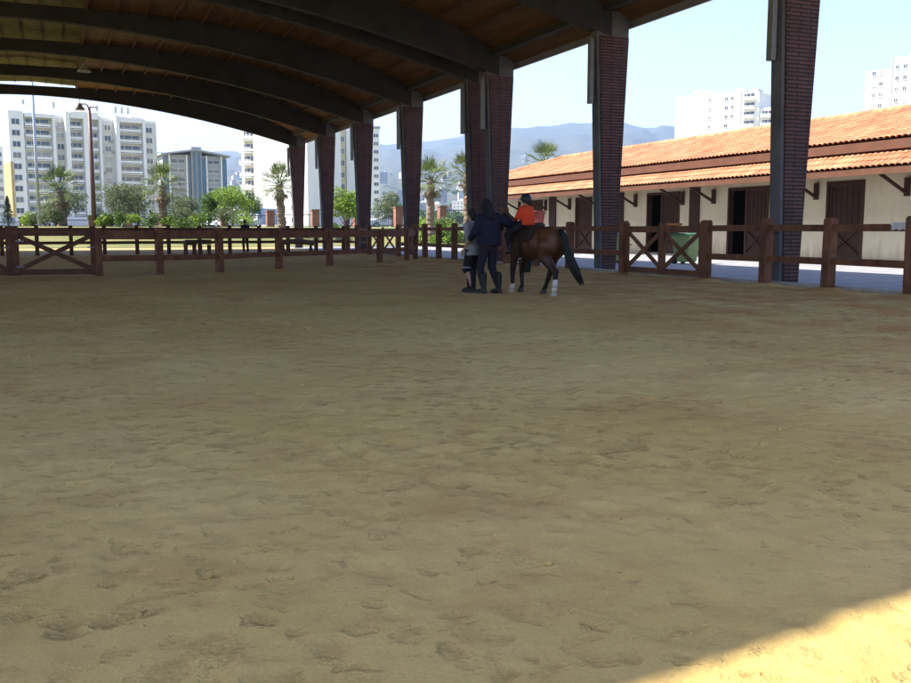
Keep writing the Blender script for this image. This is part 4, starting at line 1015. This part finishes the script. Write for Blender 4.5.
for i,(x,y,D,h,r,m_,lab) in enumerate(TL):
    p=at(x,y,D); z=berm(p.x,p.y)
    if m_=='leaf_dark':
        rng_=random.Random(9); tc=empty('cypress_tree',(p.x,p.y,z),0,lab,'tree','trees along the boundary'); b=MB(); b.tube([(0,0,-.2),(0,0,2.4)],[.12,.03],8); obj('trunk',b,M['bark'],tc); b=MB()
        for k_ in range(14): leaves(b,(0,0,.35+k_*.17),(.75*(1-k_/15),.75*(1-k_/15),.22),150,.07,rng_,hollow=.1)
        obj('crown',b,M[m_],tc); continue
    tree('cypress_tree' if m_=='leaf_dark' else 'garden_tree',(p.x,p.y,z),max(h,1.5) if m_!='leaf_dark' else 2.4,r if m_!='leaf_dark' else .7,m_,lab,'trees along the boundary',50+i)
SL=[]
rg=random.Random(3)
for i,x in enumerate((100,112,124,136,150,174,182,198,334,420,436,450,458)):
    D=rg.uniform(69,73); p=at(x,226,D); SL.append(x)
    shrub((p.x,p.y,berm(p.x,p.y)),rg.uniform(.8,1.2),rg.uniform(.8,1.3),rg.choice(['leaf_bright','leaf','leaf_bright']),'low yellow-green shrub on the sunny lawn before the boundary railing','shrubs on the lawn',200+i)

for i in range(22):
    x=rg.choice([rg.uniform(96,240),rg.uniform(96,200),rg.uniform(420,462),rg.uniform(28,80)]); D=rg.uniform(74,77.5); p=at(x,226,D)
    shrub((p.x,p.y,berm(p.x,p.y)),rg.uniform(1.0,1.7),rg.uniform(1.1,1.9),rg.choice(['leaf_grey','leaf','leaf_bright','leaf_grey']),'bushy shrub in the loose green band at the foot of the boundary railing','shrubs along the railing',400+i,n=700)
# boundary fence with brick pillars
px=[(-22,219),(23,218),(58,217),(92,216.5),(128,215),(160,214.3),(194,213.5),(224,212.5),(270,211.5),(315,210.5),(357,209.5),(398,208),(442,207),(478,207),(520,206)]
pp=[]
for x,y in px:
    p=at(x,y,79); pp.append((p.x,p.y,p.z))
t=empty('boundary_fence',(pp[0][0],pp[0][1],0),0,'boundary fence of brick pillars and dark railings beyond the lawn','fence')
bo=Vector((pp[0][0],pp[0][1],0))
for i,(x,y,z) in enumerate(pp):
    g0=berm(x,y)-.1; b=MB(); b.box((0,0,(z-g0)/2),(.64,.64,z-g0)); o=obj('brick_pillar',b,M['pillar'],t,(x-bo.x,y-bo.y,g0)); 
    b=MB(); b.box((0,0,z-g0+.05),(.74,.74,.1)); obj('pillar_cap',b,M['pillar'],o)
    if i<len(pp)-1:
        x1,y1,z1=pp[i+1]; b=MB(); A_=Vector((x,y,0))-bo; B_=Vector((x1,y1,0))-bo; zt=min(z,z1)-.25
        b.bar(A_+Vector((0,0,zt)),B_+Vector((0,0,zt)),.05,.06); b.bar(A_+Vector((0,0,g0+.2)),B_+Vector((0,0,g0+.2)),.05,.06)
        L=(B_-A_).length; nb=int(L/.16)
        for k in range(1,nb): q_=A_.lerp(B_,k/nb); b.box((q_.x,q_.y,(zt+g0+.2)/2),(.028,.028,zt-g0-.2))
        obj('railing',b,M['railing'],t)
# low white garden wall left
a=at(-40,221,97); b_=at(95,221,97)
b=MB(); b.bar((a.x,a.y,1.95),(b_.x,b_.y,1.95),.25,1.15); o=obj('garden_wall',b,M['white']); tag(o,'low white garden wall across the foot of the tall apartment block','wall')
a=at(330,219,100); b_=at(380,219,100)
b=MB(); b.bar((a.x,a.y,1.9),(b_.x,b_.y,1.9),.25,1.0); o=obj('garden_wall',b,M['white']); tag(o,'short white wall seen below the bright young tree','wall')

# masts
p=at(40,235,76); 
t=empty('light_mast',(p.x,p.y,berm(p.x,p.y)),0,'tall pale steel mast in front of the apartment block','mast')
b=MB(); b.tube([(0,0,-.2),(0,0,6),(0,0,15.5)],[.17,.12,.07],12); obj('pole',b,M['steel'],t,smooth=True)
b=MB(); b.bar((-.6,0,15.3),(.6,0,15.3),.08,.08); 
for s in (-.5,.5): b.box((s,-.1,15.5),(.35,.2,.3))
obj('floodlight_head',b,M['steel'],t)
b=MB(); b.box((0,-.16,1.0),(.22,.12,.4)); obj('service_door',b,M['steel'],t)
p=at(94.5,225,70)
t=empty('street_lamp',(p.x,p.y,berm(p.x,p.y)),0,'brown lamp post with pale twin head in front of the apartment block','street lamp')
hh=at(89,112,70).z-berm(p.x,p.y)
b=MB(); b.tube([(0,0,-.2),(0,0,3),(-.0,0,hh)],[.19,.17,.13],12); obj('pole',b,M['brownpaint'],t,smooth=True)
b=MB(); b.tube([(0,0,hh),(-.1,-.1,hh+.35),(-.4,-.22,hh+.45)],[.07,.05,.04],8); b.tube([(0,0,hh),(.08,.05,hh+.25),(.25,.15,hh+.32)],[.07,.05,.04],8); obj('bracket',b,M['brownpaint'],t)
for c in ((-.5,-.3,hh+.42),(.32,.2,hh+.30)):
    b=MB(); b.ball(c,(.34,.2,.10),14,8); obj('lamp_head',b,M['white'],t,smooth=True)

# ================================================================== CARS
def car(name,loc,rz,paint,label,L=4.1,W=1.68,Hh=1.46,van=False):
    t=empty(name,loc,rz,label,'van' if van else 'car','vehicles on the road behind the railing')
    def section(pr,y0,y1,m,nm,inset=0,top=None,par=t):
        b=MB(); b.prism(pr,'y',y0,y1); o=obj(nm,b,m,par); return o
    if van: side=[(-L/2,.35),(L/2,.35),(L/2,.85),(L/2-.5,1.05),(L/2-1.1,Hh),(-L/2+.05,Hh)]
    else: side=[(-L/2,.32),(L/2,.30),(L/2,.66),(L/2-.1,.78),(L/2-1.05,.92),(L/2-1.75,Hh-.04),(L/2-2.4,Hh),(-L/2+.75,Hh-.05),(-L/2+.12,.95),(-L/2,.85)]
    b=MB(); n=len(side); vs=[]
    for yy,sc in ((-W/2,0),(-W/2+.06,1),(W/2-.06,1),(W/2,0)):
        for u,v in side: 
            tu=max(0,(v-.9))*.22*(1 if sc==0 else 1)
            yv=yy-math.copysign(tu,yy); vs.append((u*(1 if sc else .985),yv,v if sc else v*.985+.01))
    fs=[tuple(range(n)),tuple(range(4*n-1,3*n-1,-1))]+[(j*n+i,j*n+(i+1)%n,(j+1)*n+(i+1)%n,(j+1)*n+i) for j in range(3) for i in range(n)]
    b.add(vs,fs); body=obj('body',b,paint,t)
    for s in (-1,1):
        b=MB(); y=s*(W/2-.055); z0=.93; z1=Hh-.12
        if van: pl=[(L/2-1.9,z0+.1),(L/2-.75,z0+.1),(L/2-1.15,z1),(L/2-1.9,z1)]
        else: pl=[(-L/2+.55,z0),(L/2-1.25,z0),(L/2-1.85,z1),(-L/2+.9,z1)]
        vs=[(u,s*(W/2-max(0,v-.9)*.22+.012),v) for u,v in pl]; b.add(vs,[(0,1,2,3)]); obj('window',b,M['glass'],t)
        for x in (-L/2+.75,L/2-.8):
            w=MB(); w.tube([(x,s*(W/2-.2),.31),(x,s*(W/2+.005),.31)],.31,18); o=obj('wheel',w,M['tyre'],t); w=MB(); w.tube([(x,s*(W/2+.0),.31),(x,s*(W/2+.015),.31)],.19,14); obj('hubcap',w,M['steel'],o)
        l_=MB(); l_.box((L/2-.02,s*(W/2-.28),.66),(.08,.30,.14)); obj('headlight',l_,M['lamp'],t)
        l_=MB(); l_.box((-L/2+.02,s*(W/2-.2),.82),(.06,.2,.2)); obj('tail_light',l_,M['red'],t)
    b=MB(); 
    if van: P0,P1=(L/2-.5,1.08),(L/2-1.07,Hh-.06)
    else: P0,P1=(L/2-1.10,.95),(L/2-1.72,Hh-.08)
    w0,w1=W/2-.14,W/2-.24
    b.add([(P0[0]+.02,-w0,P0[1]+.015),(P0[0]+.02,w0,P0[1]+.015),(P1[0]+.02,w1,P1[1]+.015),(P1[0]+.02,-w1,P1[1]+.015)],[(0,1,2,3)]); obj('windscreen',b,M['glass'],t)
    b=MB()
    if van: b.add([(-L/2-.012,-.6,1.1),(-L/2-.012,.6,1.1),(-L/2+.0,.5,Hh-.2),(-L/2+.0,-.5,Hh-.2)],[(0,1,2,3)])
    else: b.add([(-L/2+.16,-w0,1.0),(-L/2+.16,w0,1.0),(-L/2+.68,w1,Hh-.1),(-L/2+.68,-w1,Hh-.1)],[(0,1,2,3)])
    obj('rear_window',b,M['glass'],t)
    return t
for nm,x,y,D,rz,pt,lab,kw in (('parked_car',215,223,101,R(-60),M['carwhite'],'white car half hidden by the brick pillar before the offices',{}),('parked_car',251,222,99,R(-110),M['carwhite'],'white car just left of the brick pillar before the white building',{}),('parked_van',262,220,106,R(-160),M['carsilver'],'grey van behind the brick pillar before the white building',dict(L=5.0,W=1.9,Hh=2.2,van=True)),('parked_car',387,218,100,R(170),M['carwhite'],'pale car seen between columns above the distant crossed gate',{})):
    p=at(x,y,D); car(nm,(p.x,p.y,1.425),rz,pt,lab,**kw)

# ================================================================== BUILDINGS
def face_root(name,px_,D,yaw,label,cat='building',group=None,z=1.0):
    p=at(px_,230,D); return empty(name,(p.x,p.y,z),yaw,label,cat,group)
WM={}
def window_mesh(w,h,fr='white'):
    k=(round(w,2),round(h,2),fr)
    if k not in WM:
        b=MB(); b.box((0,.0,0),(w,.10,h)); b.mi=1
        f=.09
        for x in (-w/2,0,w/2): b.box((x,-.03,0),(f,.13,h+f))
        for z in (-h/2,h/2): b.box((0,-.033,z),(w+f,.13,f))
        b.box((0,-.08,-h/2-.07),(w+.3,.26,.06))
        me=b.mesh('window'); me.materials.append(M['glass']); me.materials.append(M[fr]); WM[k]=me
    return WM[k]
def window(par,x,y,z,w,h,fr='white'): return link('window',window_mesh(w,h,fr),None,par,(x,y,z))
BM={}
def balcony(par,x,y,z,w,d=1.3,m='white',ph=1.0):
    k=(round(w,2),d,m,ph)
    if k not in BM:
        b=MB(); b.box((0,-d/2,-.09),(w,d,.18)); b.box((0,-d+.05,ph/2),(w,.1,ph*.62)); b.box((0,-d+.05,ph+.02),(w,.07,.07))
        for s in (-1,1): b.box((s*(w/2-.05),-d/2-.0,ph/2-.02),(.1,d-.12,ph*.62))
        b.mi=1; b.box((0,.02,1.05),(w*.86,.08,2.1)); b.mi=0
        for q_ in (-.25,.1): b.box((w*q_,-.02,1.05),(.12,.1,2.1))
        me=b.mesh('balcony'); me.materials.append(M[m]); me.materials.append(M['glass']); BM[k]=me
    return link('balcony',BM[k],None,par,(x,y,z))
def blk(par,name,x0,x1,y0,y1,z0,z1,m):
    b=MB(); b.box(((x0+x1)/2,(y0+y1)/2,(z0+z1)/2),(x1-x0,y1-y0,z1-z0)); return obj(name,b,M[m],par)
# --- B1 tall apartment block
D=260; k=D/F
t=face_root('apartment_block',88,D,R(13),'tall white apartment block with stacked balconies and an ochre base corner')
def X(px_): return (px_-88)*k*1.03
blk(t,'wall',X(22.5),X(160),1.6,10,0,30.6,'offwhite')
blk(t,'corner_tower',X(22),X(35),-.2,1.59,0,31.6,'white'); blk(t,'ochre_panel',X(22)-.03,X(25),-.23,1.58,0,18.2,'ochre')
blk(t,'ochre_panel',X(22.5)-.04,X(22.5)+.3,1.62,10.03,0,18.2,'ochre')
blk(t,'pier',X(60),X(62.5),-.6,1.59,0,31,'white'); blk(t,'pier',X(71.5),X(75.5),-.8,1.59,0,32.2,'white'); blk(t,'pier',X(88),X(92),-.5,1.59,0,32.2,'white'); blk(t,'pier',X(102.5),X(104.5),-.6,1.59,0,31.5,'white'); blk(t,'pier',X(118),X(121.5),-.8,1.59,0,32,'white'); blk(t,'pier',X(144.5),X(147),-.4,1.59,0,31.6,'white')
blk(t,'parapet',X(36),X(61),-.5,1.55,30.2,31.2,'white'); blk(t,'parapet',X(76),X(102),-.6,1.55,30.6,32.4,'white'); blk(t,'parapet',X(122),X(144),-.5,1.55,30.4,31.8,'white'); blk(t,'parapet',X(22.5),X(160),1.7,2.0,30.62,31.4,'white')
for a,b_,h in ((37,48,3.4),(63,73,3.0),(84,95,4.2),(103,112,3.1),(120,134,3.4),(139,147,2.4)): blk(t,'roof_hut',X(a),X(b_),4+.07*a/10,9,30.62,30.6+h,'white')
for a in (39,66,91,106,124,130,136): 
    b=MB(); b.tube([(X(a),5,33.5),(X(a),5,35.2)],.35,8); b.tube([(X(a)+.8,6,33),(X(a)+.8,6,35)],.05,6); obj('roof_vent',b,M['greyclad'],t)
for f_ in range(10):
    z=1.4+2.93*f_
    window(t,X(28),-.25,z+1.0,2.0,1.5); 
    balcony(t,X(48),1.55,z,6.6); window(t,X(68),1.55,z+1.0,1.7,1.5); balcony(t,X(81.8),1.55,z,3.3); balcony(t,X(97.2),1.55,z,2.7); window(t,X(112),1.55,z+1.0,1.7,1.5); balcony(t,X(133),1.55,z,6.2); window(t,X(152.5),1.55,z+1.0,1.8,1.5)
rg=random.Random(5)
for i in range(14):
    f_=rg.randrange(1,10); b=MB(); xx_=X(rg.choice((62.7+2,116,107,149,25)))+rg.uniform(-.4,.4); b.box((xx_,1.35 if xx_>X(40) else -.42,1.6+2.93*f_),(.8,.4,.6)); obj('air_conditioner',b,M['greyclad'],t)
# --- far-left white block
D=330; k=D/F
t=face_root('apartment_block',2,D,R(16),'white apartment block with dark window rows at the left border, lower than its neighbour')
blk(t,'wall',-14,5.2,0,14,0,29.5,'white'); blk(t,'bay',-14,-1.5,-1.4,-.01,0,27.5,'offwhite'); blk(t,'roof_hut',-8,-2,3,8,29.52,32,'white')
for f_ in range(9):
    window(t,3.2,-.03,2.6+3*f_,2.2,1.5); window(t,.4,-.03,2.6+3*f_,1.6,1.5); balcony(t,-4.0,-1.45,1.6+3*f_,4.4); balcony(t,-10.5,-1.45,1.6+3*f_,4.4)
# --- glass offices
D=300; k=D/F
t=face_root('office_building',197,D,R(8),'office block with blue-green glass strips and a flat overhanging roof')
def X(px_): return (px_-197)*k
H2=(230-156)*k
blk(t,'wall',X(166),X(229),.5,18,0,H2,'greyclad'); blk(t,'core',X(193),X(203),-1.0,.49,0,H2+2.6,'greyclad')
for a,b_ in ((166,171.5),(190,193),(203,208),(224,229)): blk(t,'glass_strip',X(a),X(b_),-.1,.49,0,H2-1,'teal')
for a,b_ in ((194.2,197.2),(198.8,201.8)): blk(t,'glass_strip',X(a),X(b_),-1.12,-1.0,0,H2+1,'teal')
for a in (189,208.5,223.5,172): blk(t,'mullion',X(a)-.2,X(a)+.2,-.35,.48,0,H2,'white')
for f_ in range(8):
    z=1.6+2.9*f_
    for a,b_ in ((173,188),(209.5,222.5)): 
        w=(b_-a)*k; window(t,(X(a)+X(b_))/2,.46,z,w*.92,1.25,'white')
b=MB()
vs=[(X(163),-1.5,H2+.2),(X(197),-2.2,H2+1.9),(X(232),-1.5,H2+.2),(X(163),19,H2+.2),(X(197),19,H2+1.9),(X(232),19,H2+.2)]
vs+= [(x,y,z-.5) for x,y,z in vs]
b.add(vs,[(0,1,4,3),(1,2,5,4),(6,9,10,7),(7,10,11,8),(0,6,7,1),(1,7,8,2),(3,4,10,9),(4,5,11,10),(0,3,9,6),(2,8,11,5)]); obj('roof',b,M['greyclad'],t)
# --- blank white building with side balconies
D=225; k=D/F
t=face_root('apartment_block',262,D,R(-50),'white apartment block with a blank sunlit wall and curved balconies on its left end')
def X(px_): return (px_-262)*k*1.42
H3=24.0
blk(t,'wall',X(256),X(302),0,14,0,H3,'white'); blk(t,'set_back',X(241),X(256)-.02,1.8,12,0,H3+.8,'offwhite'); blk(t,'parapet',X(255.5),X(302.5),-.1,.3,H3+.02,H3+.9,'white'); blk(t,'roof_hut',X(244),X(254),3,8,H3+.82,H3+3,'white')
for f_ in range(8): balcony(t,X(248.3),1.78,1.2+2.95*f_,3.6,1.8,'white',1.1)
for f_ in range(3): window(t,X(290),-.03,2.5+2.95*f_,1.4,1.3)
# --- cream/yellow building between columns
D=235; k=D/F
t=face_root('apartment_block',328,D,R(6),'cream apartment block with stacked windows seen between the far columns')
def X(px_): return (px_-328)*k
blk(t,'wall',X(303),X(357),.3,14,0,31,'offwhite'); blk(t,'front_bay',X(333),X(347),-.6,.29,0,30,'cream'); blk(t,'pier',X(347.5),X(358),-.9,.29,0,32,'white'); blk(t,'pier',X(318),X(323),-.5,.29,0,31.5,'white')
for f_ in range(10):
    z=2.2+2.95*f_; window(t,X(338),-.63,z,1.5,1.4); window(t,X(343.5),-.63,z,1.1,1.4); window(t,X(310),.27,z,1.7,1.4); window(t,X(328),.27,z,1.3,1.4)
# --- narrow tower
D=330; k=D/F
t=face_root('apartment_block',374,D,R(-8),'slim white tower with dark window bands right of the cream block')
blk(t,'wall',-3.8,2.3,0,9,0,35.5,'white'); blk(t,'roof_cap',-4.1,2.6,-.3,9.3,35.52,36.3,'greyclad')
for f_ in range(12): window(t,1.0,-.03,2.3+2.8*f_,1.7,1.25); window(t,-1.9,-.03,2.3+2.8*f_,1.7,1.25)
# --- two tower blocks above the stable roof
D=330; k=D/F
t=face_root('tower_block',715,D,R(14),'white tower block with a stepped right side above the far stable roof')
t.rotation_euler[2]=R(-60)
def X(px_): return (px_-715)*k*1.06
blk(t,'wall',X(672),X(735),0,16,0,47.6,'white'); blk(t,'window_wing',X(735)+.02,X(752),.4,14,0,47.0,'white'); blk(t,'stepped_wing',X(752)+.02,X(766),1.2,12,0,41.5,'white'); blk(t,'roof_hut',X(685),X(700),4,9,47.62,49.6,'white'); blk(t,'roof_hut',X(728),X(734),4,9,47.62,49.0,'offwhite'); blk(t,'roof_hut',X(741),X(747),4,9,47.02,48.6,'offwhite')
for f_ in range(9,15):
    z=1.8+3.05*f_
    window(t,X(722),-.03,z+.9,1.2,1.3); window(t,X(727.5),-.03,z+.9,1.0,1.3); balcony(t,X(743),.38,z,4.2); 
    if f_<13: balcony(t,X(759),1.18,z,3.6)
    window(t,X(706),-.03,z+.9,.8,1.0)
D=262; k=D/F
t=face_root('tower_block',890,D,R(14),'white tower block with small paired windows at the right border above the tiled roof')
t.rotation_euler[2]=R(-66)
def X(px_): return (px_-890)*k*1.05
blk(t,'wall',X(860),X(884.5),0,12,0,44.6,'white'); blk(t,'tall_wing',X(884.5)+.02,X(940),-.6,13,0,47.4,'white'); blk(t,'downpipe',X(884.5)-.12,X(884.5)+.3,-.72,-.61,0,47.4,'greyclad'); blk(t,'roof_hut',X(895),X(910),4,8,47.42,49.4,'white')
for f_ in range(7,15):
    z=1.8+3.0*f_
    window(t,X(868),-.03,z,1.0,1.2); window(t,X(874.5),-.03,z,1.0,1.2); window(t,X(889.5),-.63,z+1,1.0,1.2); window(t,X(896.5),-.63,z+1,1.0,1.2); balcony(t,X(910),-.62,z-.5,3.6)
# --- hazy town on the foot of the hills
HM=[]
for i,(w,d,h,red) in enumerate(((9,8,6,1),(11,9,9,1),(12,10,12,0),(8,8,5,1),(14,10,16,0))):
    b=MB(); b.box((0,0,h/2-1.5),(w,d,h+3)); b.mi=1
    if red: b.prism([(-w/2-.4,h),(w/2+.4,h),(0,h+2)],'y',-d/2-.4,d/2+.4)
    else: b.box((0,0,h+.2),(w+.3,d+.3,.4)); b.box((1,0,h+1.2),(3,3,1.8))
    b.mi=2
    for z in np.arange(1.5,h-1,3):
        for x in (-w*.3,0,w*.3): b.box((x,-d/2-.03,z),(1.3,.1,1.4))
    me=b.mesh('distant_house'); me.materials.append(M['offwhite'] if i%2 else M['greyclad']); me.materials.append(M['roofred'] if red else M['offwhite']); me.materials.append(M['glass']); HM.append(me)
rg=random.Random(12)
for i in range(95):
    x=rg.uniform(368,560) if rg.random()<.8 else rg.uniform(225,245); r=rg.uniform(560,2300)
    d=ray(x,230); d=Vector((d.x,d.y,0)).normalized()*r; z=hillz(d.x,d.y)
    o=link('distant_house',HM[rg.randrange(5)],None,None,(d.x,d.y,z),-math.atan2(d.x,d.y)+rg.uniform(-.6,.6))
    tag(o,'tiny pale house in the hazy town at the foot of the hills','house','houses of the hazy town')
for i in range(60):
    x=rg.uniform(372,560); r=rg.uniform(350,1500); d=ray(x,230); d=Vector((d.x,d.y,0)).normalized()*r
    if i==0:
        t0=tree('distant_tree',(0,0,0),7,3.6,'leaf','far dark green tree among the houses of the hazy town','trees of the hazy town',900,n=500,size=.55); o=t0
    else: o=copy_tree(t0)
    o.location=(d.x,d.y,hillz(d.x,d.y)-.2); o.rotation_euler[2]=rg.uniform(0,6); s_=rg.uniform(.7,1.5); o.scale=(s_,s_,s_)

# ================================================================== AIR, SKY, SUN, CAMERA
b=MB(); b.box((0,0,398),(19500,19500,804)); hz_=obj('haze',b,None); hz_['kind']='stuff'
hm=bpy.data.materials.new('haze_air'); hm.use_nodes=True; nn=hm.node_tree.nodes; nn.remove(nn['Principled BSDF'])
pv=nn.new('ShaderNodeVolumePrincipled'); pv.inputs['Color'].default_value=(.40,.57,.88,1); pv.inputs['Density'].default_value=.000125; pv.inputs['Anisotropy'].default_value=.2
hm.node_tree.links.new(pv.outputs[0],nn['Material Output'].inputs['Volume']); hz_.data.materials.append(hm)
LD=Vector((.74,-.36,-1.0)).normalized()
sl=bpy.data.lights.new('sun','SUN'); sl.energy=5.0; sl.angle=R(.53); sl.color=(1,.955,.87)
so_=bpy.data.objects.new('sun',sl); COL.objects.link(so_); so_.rotation_euler=LD.to_track_quat('-Z','Y').to_euler(); so_.location=(-30,-10,60)
w=bpy.data.worlds.new('World'); S.world=w; w.use_nodes=True
sk=w.node_tree.nodes.new('ShaderNodeTexSky'); sk.sky_type='NISHITA'; sk.sun_disc=False
sk.sun_elevation=math.asin(-LD.z); sk.sun_rotation=math.atan2(-LD.x,-LD.y); sk.air_density=1.0; sk.dust_density=1.1; sk.ozone_density=2.5
bg=w.node_tree.nodes['Background']; bg.inputs['Strength'].default_value=.12
tint=w.node_tree.nodes.new('ShaderNodeMix'); tint.data_type='RGBA'; tint.blend_type='MULTIPLY'; tint.inputs[0].default_value=1; tint.inputs[7].default_value=(1.075,.962,1.0,1)
w.node_tree.links.new(sk.outputs[0],tint.inputs[6]); w.node_tree.links.new(tint.outputs[2],bg.inputs['Color'])
cd=bpy.data.cameras.new('camera'); co=bpy.data.objects.new('camera',cd); COL.objects.link(co)
cd.sensor_fit='HORIZONTAL'; cd.sensor_width=36; cd.lens=36*F/911; cd.clip_start=.05; cd.clip_end=30000
co.location=CAM; co.rotation_euler=(math.pi/2+PITCH,0,YAW)
S.camera=co
S.view_settings.view_transform='Standard'; S.view_settings.look='None'; S.view_settings.exposure=1.6; S.view_settings.gamma=1; S.view_settings.use_curve_mapping=False
S.render.engine='CYCLES'
c=S.cycles; c.use_denoising=True; c.max_bounces=8; c.diffuse_bounces=5; c.volume_bounces=1; c.transparent_max_bounces=8; c.use_adaptive_sampling=True; c.caustics_reflective=False; c.caustics_refractive=False
try: c.denoiser='OPENIMAGEDENOISE'
except Exception: pass
